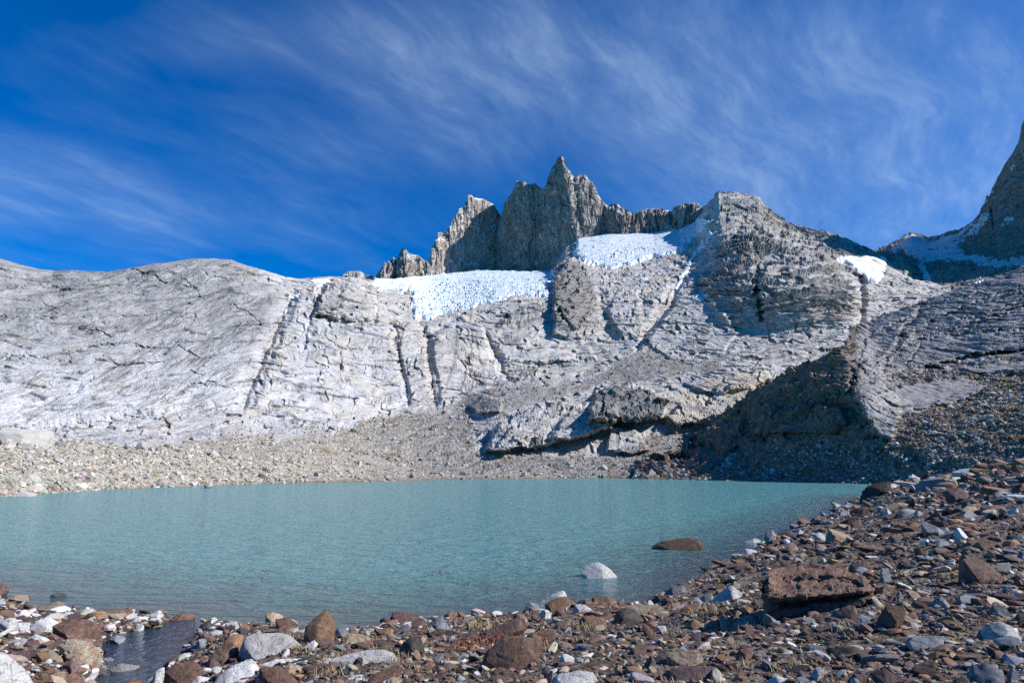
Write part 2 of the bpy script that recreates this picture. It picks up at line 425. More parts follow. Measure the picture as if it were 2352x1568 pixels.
# how broken the rock is, and where loose debris lies
talus = np.maximum.reduce([
    sstep(3.15, 2.8, W.u + 0.25 * fbm(X / 60, Y / 30, 41, 4)),
    W.mask([(250, 1035), (380, 1015), (540, 990), (640, 1000), (760, 985), (860, 955), (985, 932), (1010, 938), (1080, 935), (1100, 1030), (900, 1100), (300, 1100)], 14, 14, 3, 30),
    W.mask([(1010, 935), (1070, 905), (1160, 880), (1330, 868), (1420, 820), (1490, 790), (1540, 815), (1600, 830), (1560, 870), (1400, 890), (1300, 915), (1120, 960)], 14, 16, 12, 30) * 0.85,
    W.mask([(1400, 1110), (1420, 1030), (1520, 980), (1620, 960), (1700, 900), (1760, 870), (1800, 880), (1760, 1110)], 14, 16, 15, 30) * 0.9,
    W.mask([(1480, 775), (1560, 835), (1720, 800), (1660, 850), (1540, 870)], 10, 14, 18, 30) * 0.7])
for m in (out1, out2, out3): talus = talus * (1 - 0.95 * sstep(0.25, 0.6, m))
slabs = np.maximum.reduce([dome * sstep(610, 690, Y + fbm(X / 80, Y / 60, 50, 3) * 25),
    W.mask([(575, 975), (690, 700), (720, 740), (860, 745), (950, 930), (850, 970)], 20, 8), W.mask([(1000, 925), (1000, 800), (1100, 740), (1250, 700), (1330, 800), (1330, 835), (1140, 850), (1100, 900)], 20, 8) * 0.9])
fract = np.clip(1.0 - 0.62 * slabs, 0, 1.2)
dark_rock = np.maximum.reduce([butt, knob * 0.9, 0.75 * mass, 0.85 * W.mask([(1640, 700), (1640, 560), (1650, 430), (1760, 450), (2010, 570), (1960, 700), (1800, 720)], 30, 15), out2,
    0.7 * W.mask([(160, 640), (440, 585), (560, 590), (680, 660), (640, 760), (400, 720), (250, 690)], 50, 30, 8, 60)])
fract = np.clip(fract + 0.9 * np.maximum.reduce([butt, out2, 0.6 * out1, 0.5 * mass, 0.7 * knob]), 0, 1.8)
det = 1 - talus
wx = fbm(U / 50, V / 50, 20, 3) * 14; wy = fbm(U / 50, V / 50, 24, 3) * 14
# exfoliation sheets: thin shells that break off down the fall line
blk = np.clip(np.maximum.reduce([butt, out2, 0.7 * out1, 0.5 * mass, 0.7 * knob, 0.6 * out3]), 0, 1)
def lay(ang, L, seed, warp, wl, sharp=0.07, oc=3):
    c, s_ = math.cos(math.radians(ang)), math.sin(math.radians(ang))
    return sheets(-(U * c + V * s_) / L + warp * fbm((U * s_ - V * c) / (wl * 1.6), (U * c + V * s_) / wl, seed, oc, 0.45), sharp)
def gate(ang, L, seed, lo, hi):
    c, s_ = math.cos(math.radians(ang)), math.sin(math.radians(ang))
    return sstep(lo, hi, fbm((U * s_ - V * c) / (L * 2.2), (U * c + V * s_) / L, seed, 3))
sA, kA = lay(72, 64, 31, 1.2, 120, 0.07); sB, kB = lay(58, 27, 32, 1.2, 62, 0.12); sC, kC = lay(40, 11, 33, 1.3, 30, 0.2)
sD, kD = lay(2, 36, 36, 1.2, 80, 0.06)
gA = gate(72, 36, 34, -0.05, 0.25); gB = gate(58, 22, 35, -0.05, 0.3); gC = gate(40, 14, 39, 0.0, 0.3); gD = gate(2, 40, 38, 0.05, 0.3) * (1 - 0.7 * dome)
f2, e2 = facets((U + wx * 0.7) / 26, (V + wy * 0.7) / 14, 33, 1.0)
f3, e3 = facets((U + wx * 0.5) / 9, (V + wy * 0.5) / 6, 35, 1.0)
b1, eb1 = facets((U + wx * 0.6) / 30, (V + wy) / 24, 37, 1.6)
sE, kE = lay(122, 30, 41, 1.0, 90, 0.10); gE = gate(122, 26, 43, 0.0, 0.3) * dome
nd_ = 1 - 0.75 * dome
d = det * (sA * 3.6 * gA + sB * gB * (0.1 + 2.3 * fract) * nd_ + sE * gE * (0.5 + 1.8 * fract) + sC * 1.5 * fract * gC + sD * 5.0 * gD * (0.25 + fract) + f2 * np.maximum(fract - 0.4, 0) * 2.4 * (1 - 0.7 * mass) + b1 * np.clip(blk - 0.4 * mass, 0, 1) * 8.5)
d += det * fbm(U / 90, V / 70, 60, 3) * 5
# long thin joints
def joints(ang, la, lc, seed, wd):
    c, s_ = math.cos(math.radians(ang)), math.sin(math.radians(ang))
    n = fbm((U * s_ - V * c) / la, (U * c + V * s_) / lc, seed, 4, 0.55)
    return np.exp(-(n / wd) ** 2) * sstep(-0.1, 0.25, fbm(U / 70, V / 70, seed + 5, 3))
j1 = joints(75, 190, 62, 501, 0.016); j2 = joints(130, 150, 34, 511, 0.020) * (0.35 + 0.65 * dome); j3 = joints(5, 160, 60, 521, 0.014) * (1 - 0.6 * dome); j4 = joints(100, 70, 24, 531, 0.028); j5 = joints(140, 60, 14, 541, 0.03) * dome; j6 = joints(60, 46, 13, 551, 0.03)
d -= det * (2.6 * j1 + 1.6 * j2 + 2.6 * j3 + 1.2 * j4 + 0.9 * j5 + 0.9 * j6)
d += det * dome * (f3 * 0.7 + facets((U + wx) / 14, (V + wy) / 20, 561, 1.2)[0] * 1.2)
# fluted, layered faces on the dark rocks
mA, kM = lay(62, 24, 80, 2.4, 110, 0.12); mB, kMB = lay(105, 60, 82, 2.6, 150, 0.06)
mm = np.clip(mass + 0.5 * W.mask([(1640, 700), (1640, 560), (1650, 430), (1760, 450), (2010, 570), (1960, 700), (1800, 720)], 30, 15), 0, 1)
gM = gate(62, 30, 86, -0.2, 0.25)
d += det * mm * (mA * 5.5 * gM + mB * 11)
nA, _ = lay(18, 15, 84, 1.6, 60, 0.14)
d += det * W.mask([(1370, 640), (1450, 600), (1560, 620), (1550, 680), (1470, 800), (1380, 770)], 20, 8) * nA * 3.2 * gate(18, 30, 87, -0.2, 0.3)
# rubble
t1, _ = facets(U / 6.5, V / 6.5, 90, 1.2); t2, _ = facets(U / 3.2, V / 3.2, 92, 1.2)
d += talus * (t1 * 1.5 + t2 * 1.0 + fbm(U / 40, V / 40, 94, 3) * 3.0)
d *= sstep(0.7, 1.3, W.u) * (1 - 0.75 * sstep(6.6, 7.0, W.u) * (X < 800)) 
W.push(d)

# survey colours (albedo only)
g = np.ones(W.sh + (3,)) * np.array([0.445, 0.445, 0.455])
tanm = sstep(-0.2, 0.5, fbm(U / 70, V / 90, 100, 4) + 0.35 * sstep(620, 1000, X) - 0.35 * dome)[..., None]
g = g * (1 - tanm * np.array([0.0, 0.05, 0.13]))
# lichen-dark upper slopes, bleached lower slabs
lich = np.clip(dome * sstep(980, 690, Y + 70 * fbm(U / 120, V / 80, 104, 3)) * (0.65 + 0.5 * fbm(U / 45, V / 60, 105, 4)), 0, 1)
lich = np.maximum(lich, 0.75 * dark_rock * (0.8 + 0.4 * fbm(U / 30, V / 30, 108, 4)))
g *= (1 - 0.42 * lich * det)[..., None]
g *= (1 - 0.35 * out2 * det)[..., None]
g *= (1 - 0.4 * W.mask([(1266, 770), (1266, 650), (1275, 605), (1330, 592), (1372, 640), (1380, 720), (1330, 770)], 20, 8))[..., None]
og = W.mask([(1500, 980), (1540, 905), (1640, 850), (1770, 840), (1790, 900), (1700, 950), (1600, 985)], 20, 12)[..., None] * 0.8
g = g * (1 - og * np.array([0.02, 0.10, 0.24]))
g *= (1 + 0.20 * slabs * det * sstep(760, 930, Y + 50 * fbm(U / 90, V / 70, 106, 3)))[..., None]
# water streaks down the fall line
su = (U - (0.5 * V * dome)) + 5 * fbm(U / 30, V / 60, 110, 2)
st = fbm(su / 4.5, V / 150, 111, 3); st2 = fbm(su / 18, V / 260, 113, 3)
gate = sstep(-0.05, 0.4, fbm(U / 80, V / 90, 115, 3) + 0.15 * dome)
g *= (1 - det * (0.42 * sstep(0.08, 0.3, st) + 0.26 * sstep(0.0, 0.4, st2)) * gate * (0.5 + 0.5 * slabs))[..., None]
# wet black streaks under the glacier
wet = np.maximum(W.mask([(1045, 905), (1060, 850), (1075, 760), (1090, 745), (1108, 800), (1120, 880), (1080, 905)], 10, 5), W.mask([(1120, 760), (1150, 715), (1230, 690), (1260, 695), (1230, 740), (1190, 765)], 14, 8))
wet = np.maximum(wet, 0.8 * W.mask([(1160, 890), (1160, 835), (1240, 830), (1260, 880)], 12, 8))
g *= (1 - 0.62 * wet * sstep(-0.02, 0.12, fbm((U + wx * 0.3) / 6, V / 90, 118, 2)))[..., None]
for ln in ([(1050, 760), (1045, 830), (1020, 905)], [(790, 735), (795, 770)], [(830, 735), (835, 772)], [(1085, 690), (1080, 740)]):
    m, _ = W.groove(ln, 3, 3); g *= (1 - 0.4 * m)[..., None]
# darker tone along the sheet steps and joints
g *= (1 - det * (np.minimum(0.75, 0.45 * kA * gA + 0.3 * kB * gB * nd_ + 0.35 * kE * gE + 0.45 * kD * gD + 0.2 * kC * gC * fract + 0.62 * j1 + 0.5 * j2 + 0.6 * j3 + 0.4 * j4 + 0.25 * j5 + 0.2 * j6 + 0.45 * mm * np.maximum(kM * gM, kMB))))[..., None]
moss = det * kB * sstep(0.25, 0.5, fbm(U / 55, V / 35, 121, 4)) * dome * 0.7
g = g * (1 - moss[..., None]) + moss[..., None] * np.array([0.10, 0.09, 0.05])
# debris: tan moraine left, grey rubble centre, darker right
mor = sstep(1080, 700, X)[..., None]
tc = mor * np.array([0.36, 0.335, 0.285]) + (1 - mor) * np.array([0.26, 0.25, 0.235])
tc = tc * (0.85 + 0.5 * np.abs(t1)[..., None] + 0.25 * fbm(U / 30, V / 20, 125, 4)[..., None])
brown = sstep(0.1, 0.5, fbm(U / 40, V / 22, 128, 5) + 0.25 * sstep(1350, 1600, X))[..., None]
tc = tc * (1 - brown * np.array([0.35, 0.45, 0.58]))
g = g * (1 - talus[..., None]) + tc * talus[..., None]
wl = (sstep(0.9, 0.0, W.P[..., 2]) * (W.u < 2))[..., None]
g = g * (1 - wl * np.array([0.25, 0.42, 0.6]))
W.col = g
tag(W.make('mountain', M_WALL), 'pale granite slabs and domes rising from the far lake shore under the glacier', 'mountain', kind='structure')

# ---- snow and ice lying on the wall
def lay_snow(S, base, bn, poly, name, label, mat, thick=3.0, soft=7, warp=5, serac=0.0, seed=3, ws=16, cat='snow patch', dirty=0.0, ytop=0):
    m = S.box(poly, soft * 2 + warp * 2)
    ii = np.where(m.any(1))[0]; jj = np.where(m.any(0))[0]
    sl = (slice(ii[0], ii[-1] + 1), slice(jj[0], jj[-1] + 1))
    x, y, u, v = S.X[sl], S.Y[sl], S.U[sl], S.V[sl]
    qx = x + fbm(x / ws, y / ws, seed, 4) * warp; qy = y + fbm(x / ws + 5, y / ws, seed + 1, 4) * warp
    sd = sd_poly(qx.ravel(), qy.ravel(), poly).reshape(x.shape)
    P = base[sl].copy(); n = bn[sl].copy()
    w = np.einsum('ijk,ijk->ij', n, P - np.array([0, 0, H])); n *= np.where(w > 0, -1, 1)[..., None]
    up = n * 0.6 + np.array([0, 0, 0.8]); up /= np.linalg.norm(up, axis=-1, keepdims=True)
    h = -5 + (thick + 5) * sstep(-3, soft, sd) + fbm(u / 60, v / 60, seed + 7, 3) * 1.0
    if serac:
        k = sstep(0, 12, sd) * serac
        a1, ee1 = facets((u + 4 * fbm(u / 20, v / 20, seed + 2, 2)) / 10, v / 6, seed + 11, 1.5)
        a2, ee2 = facets(u / 4.5, v / 3.4, seed + 13, 1.5)
        zone = sstep(-0.2, 0.3, fbm(u / 80, v / 40, seed + 15, 3) + 0.1 + 0.5 * (serac - 0.6)) * sstep(ytop - 6, ytop + 18, y + 8 * fbm(u / 40, v / 30, seed + 23, 3))
        a3, _ = facets((u + 6 * fbm(u / 30, v / 30, seed + 2, 2)) / 22, v / 13, seed + 17, 1.6)
        cr, kc_ = sheets(-v / 15 + 1.6 * fbm(u / 60, v / 40, seed + 19, 3), 0.2)
        h = h + k * zone * (a3 * 6.0 + a1 * 2.6 + a2 * 1.0 - 1.6 * np.exp(-(ee1 / 0.12) ** 2)) + k * (1 - 0.7 * zone) * cr * 4.0 * sstep(-0.1, 0.3, fbm(u / 50, v / 25, seed + 21, 3))
    P = P + up * (h * S.r[sl] / F)[..., None]
    f = grid_faces(*x.shape)[:, ::-1]; ok = (sd > -4).ravel(); f = f[ok[f].all(1)]
    c = np.ones(x.shape + (3,)) * np.array([0.66, 0.67, 0.685])
    if serac: c = c * (1 - 0.45 * (np.maximum(sstep(0.3, 0.02, ee1) * zone, 0.8 * kc_ * (1 - zone)) * serac)[..., None] * np.array([1.0, 0.5, 0.25]))
    if dirty: c = c * (1 - dirty * sstep(0.0, 0.3, fbm(u / 50, v / 25, seed + 30, 4))[..., None] * np.array([0.2, 0.25, 0.32]))
    Vv, f, c = compact(P.reshape(-1, 3), f, c.reshape(-1, 3))
    return tag(obj_from(name, Vv, f, mat, c, smooth=not serac), label, cat, kind='structure')

lay_snow(W, BASE, BASE_N, [(838, 645), (880, 636), (985, 622), (1100, 612), (1190, 620), (1280, 618), (1268, 660), (1262, 685), (1190, 680), (1120, 700), (1060, 712), (1010, 728), (962, 738), (940, 728), (948, 705), (940, 668), (905, 672), (870, 668)],
         'glacier', 'broken blue-white icefall hanging below the granite towers', M_ICE, 5, 8, 11, 1.0, 3, ws=24, cat='glacier', ytop=642)
lay_snow(W, BASE, BASE_N, [(1316, 592), (1322, 560), (1336, 535), (1400, 525), (1500, 522), (1560, 512), (1600, 495), (1628, 505), (1632, 516), (1600, 548), (1570, 582), (1520, 590), (1450, 612), (1400, 622), (1352, 608)],
         'glacier', 'smooth white snowfield with a crevassed edge under the jagged ridge', M_ICE, 5, 8, 9, 0.7, 23, ws=24, cat='glacier', ytop=562)
lay_snow(W, BASE, BASE_N, [(1633, 530), (1640, 540), (1612, 575), (1590, 600), (1588, 618), (1572, 640), (1560, 636), (1575, 606), (1600, 570)], 'snow_patch', 'long snow gully running down beside the flat-topped summit', M_SNOW, 3, 5, 3)
lay_snow(W, BASE, BASE_N, [(1563, 640), (1572, 645), (1558, 660), (1545, 680), (1540, 676), (1552, 655)], 'snow_patch', 'thin snow tongue at the foot of the long snow gully', M_SNOW, 2, 3, 2)
lay_snow(W, BASE, BASE_N, [(1588, 690), (1600, 678), (1630, 674), (1628, 690)], 'snow_patch', 'small wedge of snow in shade under the dark cliff', M_SNOW, 2, 3, 2)
lay_snow(W, BASE, BASE_N, [(706, 646), (730, 640), (752, 640), (756, 648), (735, 660), (722, 668)], 'snow_patch', 'small snow patch on the saddle right of the big slab dome', M_SNOW, 2, 4, 3)
for q in ([(660, 684), (676, 676), (690, 672), (685, 681), (664, 690)], [(652, 716), (660, 706), (661, 714), (655, 722)], [(700, 770), (710, 764), (712, 774), (702, 776)], [(856, 700), (866, 690), (870, 708), (864, 722)]):
    lay_snow(W, BASE, BASE_N, q, 'snow_patch', 'little snow remnant caught in a crack of the pale ribs', M_SNOW, 2.5, 2.5, 2, seed=int(q[0][0]) % 50)['group'] = 'snow remnants in the ribs'
lay_snow(W, BASE, BASE_N, [(1465, 640), (1480, 632), (1492, 640), (1480, 648)], 'snow_patch', 'tiny snow patch on the pale rock below the upper snowfield', M_SNOW, 2, 3, 2)
lay_snow(W, BASE, BASE_N, [(1905, 592), (1960, 588), (2040, 590), (2030, 640), (2010, 655), (1985, 640), (1950, 612)], 'snow_patch', 'sunlit snow patch on the shoulder left of the shaded col', M_SNOW, 4, 6, 4, cat='snow patch', dirty=0.6)

# ---- towers, ridge, far peaks: closed bodies lofted base > crest > back
def tower(name, label, base, crest, r0, depth, X0, X1, ncol, prof, seed, tint=(0.30, 0.30, 0.31), rows=130, flute=1.0, snow=0.35, lean=0.04, warm=0.3):
    cb = [(x, y, r0) for x, y in base]
    ct = [(x, y, r0 * (1 + lean)) for x, y in crest]
    cbk = [(x, y + 3, r0 * (1 + lean) + depth * 0.5) for x, y in crest]
    cbb = [(x, y + 120, r0 * (1 + lean) + depth * 1.6) for x, y in crest]
    S = Sheet([cb, ct, cbk, cbb], X0, X1, ncol, [rows, 8, 12], 560)
    f = S.u.clip(0, 1)
    S.set_r(S.r + prof(S.X, S.Y, f))
    U, V = S.U, S.Y
    wx = fbm(U / 30, V / 45, seed, 3) * 8
    a, ea = facets((U + wx) / 15, V / 75, seed + 1, 1.4); b, eb = facets((U + wx * 0.6) / 6, V / 30, seed + 2, 1.4); c, _ = facets(U / 3.5, V / 8, seed + 3, 1.4)
    d = flute * (a * 6.5 + b * 3.6 + c * 1.6 + ridged((U + wx) / 10, V / 110, seed + 4, 3) * 2.0 - 2.2 * np.exp(-(ea / 0.06) ** 2))
    d += fbm(U / 60, V / 60, seed + 5, 4) * 8
    d -= 2.5 * np.exp(-(fbm((U + wx * 0.5) / 13, V / 120, seed + 20, 3) / 0.06) ** 2)
    e_, ee = facets((U + 0.5 * V + wx) / 24, (V - 0.3 * U) / 22, seed + 15, 1.5); k_, _ = sheets(-(V - 0.25 * U) / 40 + 1.2 * fbm(U / 50, V / 40, seed + 16, 3), 0.1)
    d += flute * (e_ * 4.5 + k_ * 2.2)
    d *= (1 - 0.75 * sstep(0.8, 1.0, S.u))
    S.push(d)
    g = np.ones(S.sh + (3,)) * np.array(tint)
    vj = np.exp(-(fbm((U + wx * 0.5) / 13, V / 120, seed + 20, 3) / 0.05) ** 2) * sstep(-0.2, 0.2, fbm(U / 25, V / 50, seed + 21, 2))
    g *= (1 - 0.5 * vj)[..., None]
    g *= (1 + 0.45 * fbm(U / 6, V / 60, seed + 6, 4) + 0.22 * fbm(U / 30, V / 40, seed + 7, 3))[..., None]
    wm = sstep(0, 0.5, fbm(U / 22, V / 40, seed + 8, 3))[..., None] * warm
    g = g * (1 + wm * np.array([0.12, -0.02, -0.2]))
    nz = normals(S.P)[..., 2]; nz = np.abs(nz)
    sn = sstep(0.42, 0.62, nz + 0.16 * fbm(U / 7, V / 7, seed + 9, 3)) * snow * 2.4 * sstep(0.15, 0.45, fbm(U / 24, V / 24, seed + 10, 3) + 0.28)
    sn = np.clip(sn * (S.u < 1.02), 0, 0.95)[..., None]
    g = g * (1 - sn) + sn * 0.85
    S.col = g
    o = S.make(name, M_TOWER)
    return tag(o, label, 'mountain peak', kind='structure'), S

crag1 = [(770, 650), (784, 635), (798, 623), (815, 623), (829, 625), (842, 633), (849, 632), (859, 635), (875, 642)]
tower('mountain_peak', 'low jagged crag at the left end of the skyline ridge', [(770, 665), (875, 665)], crag1, 1420, 60, 772, 873, 160, lambda X, Y, f: (800 - X) * -0.3, 201, rows=40, tint=(0.26, 0.25, 0.25))
crag2 = [(850, 645), (864, 633), (878, 614.5), (883, 602.5), (887, 604), (890, 618), (893.5, 601), (902, 595), (910.5, 599), (917, 584), (925, 571), (933, 575), (941, 584), (951.5, 585.5), (965, 589), (975.5, 599), (984, 604), (1000, 640)]
tower('mountain_peak', 'spiky brown pinnacles left of the sunlit tower', [(850, 660), (1000, 660)], crag2, 1400, 80, 852, 998, 230, lambda X, Y, f: (X - 925) * 0.35 + 12 * np.cos(X / 9), 211, rows=70, tint=(0.29, 0.265, 0.245), warm=0.8)
towL = [(975, 640), (980, 612), (986, 597.5), (994, 567), (1003, 549.5), (1006, 534), (1015, 534), (1016.5, 541), (1030, 525.6), (1037, 508.5), (1047, 495), (1056, 479.5), (1066, 476), (1068, 466), (1073, 464), (1076, 447), (1081.5, 449),
        (1088, 455.5), (1109, 457), (1122.5, 464), (1133, 469), (1139.5, 481), (1145, 488), (1150, 498), (1175, 540)]
tower('granite_tower', 'sunlit granite tower left of the tallest spire with a shadow across its wall', [(970, 655), (1180, 655)], towL, 1475, 110, 974, 1176, 330, lambda X, Y, f: (X - 985) * 1.1, 221, rows=190, tint=(0.37, 0.335, 0.31), snow=0.6, warm=0.6, flute=0.7)
towM = [(1118, 640), (1128, 600), (1138, 540), (1150, 500), (1153, 488), (1160, 464), (1168.5, 452), (1177, 440), (1184, 421.5), (1191, 414.5), (1201, 418), (1215, 423), (1223, 425), (1228, 420.5), (1235, 426.5), (1244, 434), (1251, 433),
        (1252.5, 426.5), (1256, 421.5), (1259, 408), (1268, 385.5), (1276, 375), (1279, 365), (1286.5, 359.9), (1293.5, 361.6), (1298.5, 372), (1300, 382), (1310.5, 396), (1318, 407), (1321, 405.5), (1327, 404), (1334.5, 402), (1341, 402.6),
        (1350, 408), (1358, 420), (1365, 433), (1372, 447), (1377, 459), (1384, 470), (1392, 520), (1400, 560)]
def prof_main(X, Y, f):
    ar = 1290 + (Y - 360) * 0.19                 # the sharp arete between shaded and sunlit faces
    x = X - ar
    p = np.where(x < 0, -x * 0.95, x * 0.55)
    p = p - 40 * sstep(30, 0, np.abs(X - (1205 + (Y - 420) * 0.03))) * 0.5
    cleft = np.exp(-((X - (1318 + (Y - 405) * 0.12)) / 6) ** 2) * sstep(560, 420, Y) * 22
    return p + cleft
tower('granite_tower', 'tallest granite spire with a huge shaded wall and sunlit right face', [(1110, 660), (1265, 650), (1280, 640), (1400, 600)], towM, 1440, 130, 1116, 1402, 480, prof_main, 231, rows=300, tint=(0.325, 0.30, 0.285), snow=0.25, warm=0.35, flute=1.0)
rid = [(1370, 470), (1384, 462), (1392, 471), (1399, 473), (1406, 468), (1415, 469), (1416.5, 465), (1421.5, 471), (1433.5, 481), (1450.5, 490), (1467.6, 488), (1485, 481), (1498.5, 481), (1515, 479), (1535, 484), (1540, 490),
       (1548, 477), (1566, 470), (1584, 467), (1602, 468), (1612, 479), (1619, 477), (1640, 470)]
tower('mountain_ridge', 'dark fluted rock ridge above the upper snowfield', [(1370, 570), (1500, 562), (1560, 550), (1640, 530)], rid, 1470, 90, 1372, 1638, 400, lambda X, Y, f: -(X - 1390) * 0.5 + 18 * np.cos(X / 24), 241, rows=110, tint=(0.28, 0.24, 0.22), snow=0.3, warm=0.5)

# ---- the shaded col, the rib beside it and the great dark peak on the right
k0 = [(1900, 800, 640), (2400, 700, 640), (2800, 650, 640)]
k1 = [(1900, 690, 900), (1980, 660, 880), (2060, 640, 900), (2140, 690, 860), (2352, 640, 900), (2800, 600, 900)]
k2 = [(1900, 600, 1150), (1980, 595, 1150), (2060, 590, 1150), (2130, 600, 1100), (2230, 600, 1100), (2352, 590, 1100), (2800, 500, 1000)]
k3 = [(1900, 585, 1420), (1960, 580, 1420), (2004, 577, 1420), (2018, 576, 1420), (2041, 564.5, 1430), (2063, 551.8, 1440), (2081, 538, 1450), (2092, 534, 1450), (2110, 540.8, 1440), (2132, 548, 1420), (2150.5, 542.6, 1400), (2169, 537, 1380), (2183, 530.6, 1360),
      (2201.7, 528, 1340), (2220, 519, 1320), (2234.5, 508, 1300), (2242, 500.6, 1290), (2251, 489.7, 1285), (2254.6, 475, 1280), (2264, 464, 1275), (2271, 460, 1272), (2269, 446, 1270), (2278, 435, 1265), (2287.5, 420, 1260), (2295, 405.7, 1255), (2308, 380, 1250), (2318, 365, 1245),
      (2330, 345, 1240), (2338, 330, 1238), (2343, 318, 1235), (2348, 290, 1230), (2370, 240, 1220), (2420, 150, 1200), (2500, 60, 1150), (2600, 0, 1100), (2800, -40, 1050)]
k4 = [(x, y + 6, r + 60) for x, y, r in k3]; k5 = [(x, y + 130, r + 260) for x, y, r in k3]
Cc = Sheet([k0, k1, k2, k3, k4, k5], 1900, 2760, 1000, [70, 90, 150, 6, 10], 560)
rr = Cc.r.copy(); x, y = Cc.X, Cc.Y
ribm = Cc.mask([(1985, 720), (2000, 640), (2030, 590), (2060, 575), (2090, 600), (2110, 650), (2135, 690), (2100, 740), (2000, 760)], 22, 6)
rr *= 1 - 110 / F * ribm
for q, am in (([(2105, 640), (2150, 600), (2260, 615), (2352, 612), (2352, 660), (2200, 700), (2130, 690)], 50), ([(2120, 605), (2160, 595), (2160, 620), (2110, 625)], 16)):
    rr *= 1 - am / F * Cc.mask(q, 12, 6)
Cc.set_r(rr)
CB = Cc.P.copy(); CBN = normals(CB)
U, V = Cc.U, Cc.V
a, ea = facets((U + fbm(U / 30, V / 30, 300, 3) * 10) / 26, (V + 0.6 * U) / 20, 301, 1.3); b, _ = facets(U / 9, (V + 0.6 * U) / 8, 303, 1.3)
dd = (a * 6 + b * 2.8 + fbm(U / 50, V / 50, 305, 4) * 6 + fbm(U / 9, V / 9, 309, 3) * 2 - 2 * np.exp(-(ea / 0.05) ** 2)) * (1 - 0.7 * sstep(2.8, 3.0, Cc.u))
Cc.push(dd)
pk = sstep(2130, 2260, Cc.X + 0.5 * (600 - Cc.Y))
tint = (1 - ribm[..., None]) * np.array([0.29, 0.25, 0.23]) + ribm[..., None] * np.array([0.38, 0.355, 0.32])
Cc.col = tint * (1 + 0.3 * fbm(U / 14, V / 14, 311, 4))[..., None]
tag(Cc.make('mountain_peak', M_TOWER), 'dark snow-streaked peak and shaded col at the right edge of the skyline', 'mountain peak', kind='structure')
SN = [([(2010, 590), (2041, 570), (2063, 557), (2081, 545), (2092, 541), (2110, 546), (2132, 553), (2165, 545), (2201, 535), (2235, 516), (2262, 492), (2275, 490), (2255, 520), (2230, 540), (2212, 556), (2205, 575), (2230, 590), (2290, 597), (2352, 592), (2420, 600), (2352, 612), (2270, 614), (2200, 605), (2150, 602), (2118, 605), (2100, 592), (2075, 580), (2045, 582)],
       'wide blue-shaded snowfield filling the high col'),
      ([(2108, 608), (2125, 612), (2140, 640), (2158, 678), (2150, 690), (2130, 660), (2115, 630)], 'narrow shaded snow couloir dropping from the col'),
      ([(2300, 520), (2318, 500), (2330, 498), (2310, 518), (2295, 526)], 'short snow streak low on the dark peak'), ([(2262, 462), (2285, 440), (2290, 446), (2272, 466)], 'slanting snow streak on the left edge of the dark peak'),
      ([(2320, 390), (2335, 365), (2338, 372), (2326, 394)], 'thin snow streak high on the dark peak'), ([(2230, 650), (2262, 640), (2280, 644), (2240, 660)], 'small shaded snow patch on ledges under the col')]
for i, (q, lb) in enumerate(SN):
    lay_snow(Cc, CB, CBN, q, 'snow_patch', lb, M_SNOW, 5, 6, 6, seed=40 + i, dirty=0.5)

# ---- right-hand hillside: scree, buttress and glaciated slabs
def zr(X, Y, r): return (X, Y, r)
h1 = [(1440, 232), (1530, 226), (1640, 212), (1750, 203), (1850, 196), (1985, 185), (2060, 180), (2150, 168), (2352, 150), (2700, 130)]
hc1 = line3([(x, r, -0.1) for x, r in h1]); hc0 = line3([(x, r - 8, -3) for x, r in h1])
hc2 = [(1440, 1090, 244), (1530, 1084, 240), (1640, 1055, 248), (1750, 1042, 230), (1850, 1034, 213), (1985, 1025, 196), (2100, 1010, 192), (2220, 990, 192), (2352, 965, 190), (2700, 930, 160)]
hc3 = [(1440, 1080, 250), (1530, 1070, 252), (1590, 1025, 285), (1650, 985, 282), (1700, 965, 270), (1780, 940, 248), (1850, 932, 231), (1930, 926, 213), (1965, 920, 206), (2000, 914, 212), (2040, 905, 235), (2100, 890, 262), (2220, 868, 280), (2352, 850, 285), (2700, 800, 270)]
hc4 = [(1440, 1074, 256), (1530, 1060, 262), (1590, 1008, 300), (1640, 970, 300), (1700, 942, 292), (1760, 897, 282), (1800, 872, 274), (1850, 846, 264), (1900, 833, 254), (1945, 812, 250), (1968, 800, 300), (2000, 795, 350), (2100, 770, 385), (2220, 750, 398), (2352, 720, 405), (2700, 650, 405)]
hc5 = [(1440, 1070, 262), (1530, 1056, 270), (1590, 1004, 308), (1640, 966, 308), (1700, 938, 300), (1760, 893, 290), (1800, 868, 283), (1850, 842, 275), (1900, 829, 268), (1945, 802, 270), (1957, 775, 350), (1966, 748, 430), (2000, 736, 455), (2060, 715, 475), (2130, 690, 495), (2200, 665, 510), (2270, 645, 525), (2352, 612, 545), (2700, 500, 580)]
hc6 = [(x, y + 10, r * 1.06) for x, y, r in hc5]; hc7 = [(x, y + 90, r * 1.2) for x, y, r in hc5]
B = Sheet([hc0, hc1, hc2, hc3, hc4, hc5, hc6, hc7], 1450, 2660, 1250, [4, 110, 120, 190, 270, 8, 10], 860)
smooth_knots(B, 4.6)
RB = B.r.copy()
def bb(q, amp, soft, warp=5, seed=5, ws=24):
    m = B.mask(q, soft, warp, seed, ws); RB[...] = RB * (1 - amp / F * m); return m
RB *= 1 + (fbm(B.X / 120, B.Y / 90, 320, 4) * 14) / F * sstep(1.3, 2.2, B.u)
bt = bb([(1560, 1080), (1640, 985), (1700, 975), (1715, 1010), (1650, 1070), (1600, 1095)], 26, 12)
bt2 = bb([(1715, 965), (1800, 925), (1930, 925), (1950, 970), (1870, 1000), (1740, 1000)], 34, 9)
bb([(1790, 905), (1850, 870), (1935, 862), (1925, 920), (1830, 925)], 26, 9)
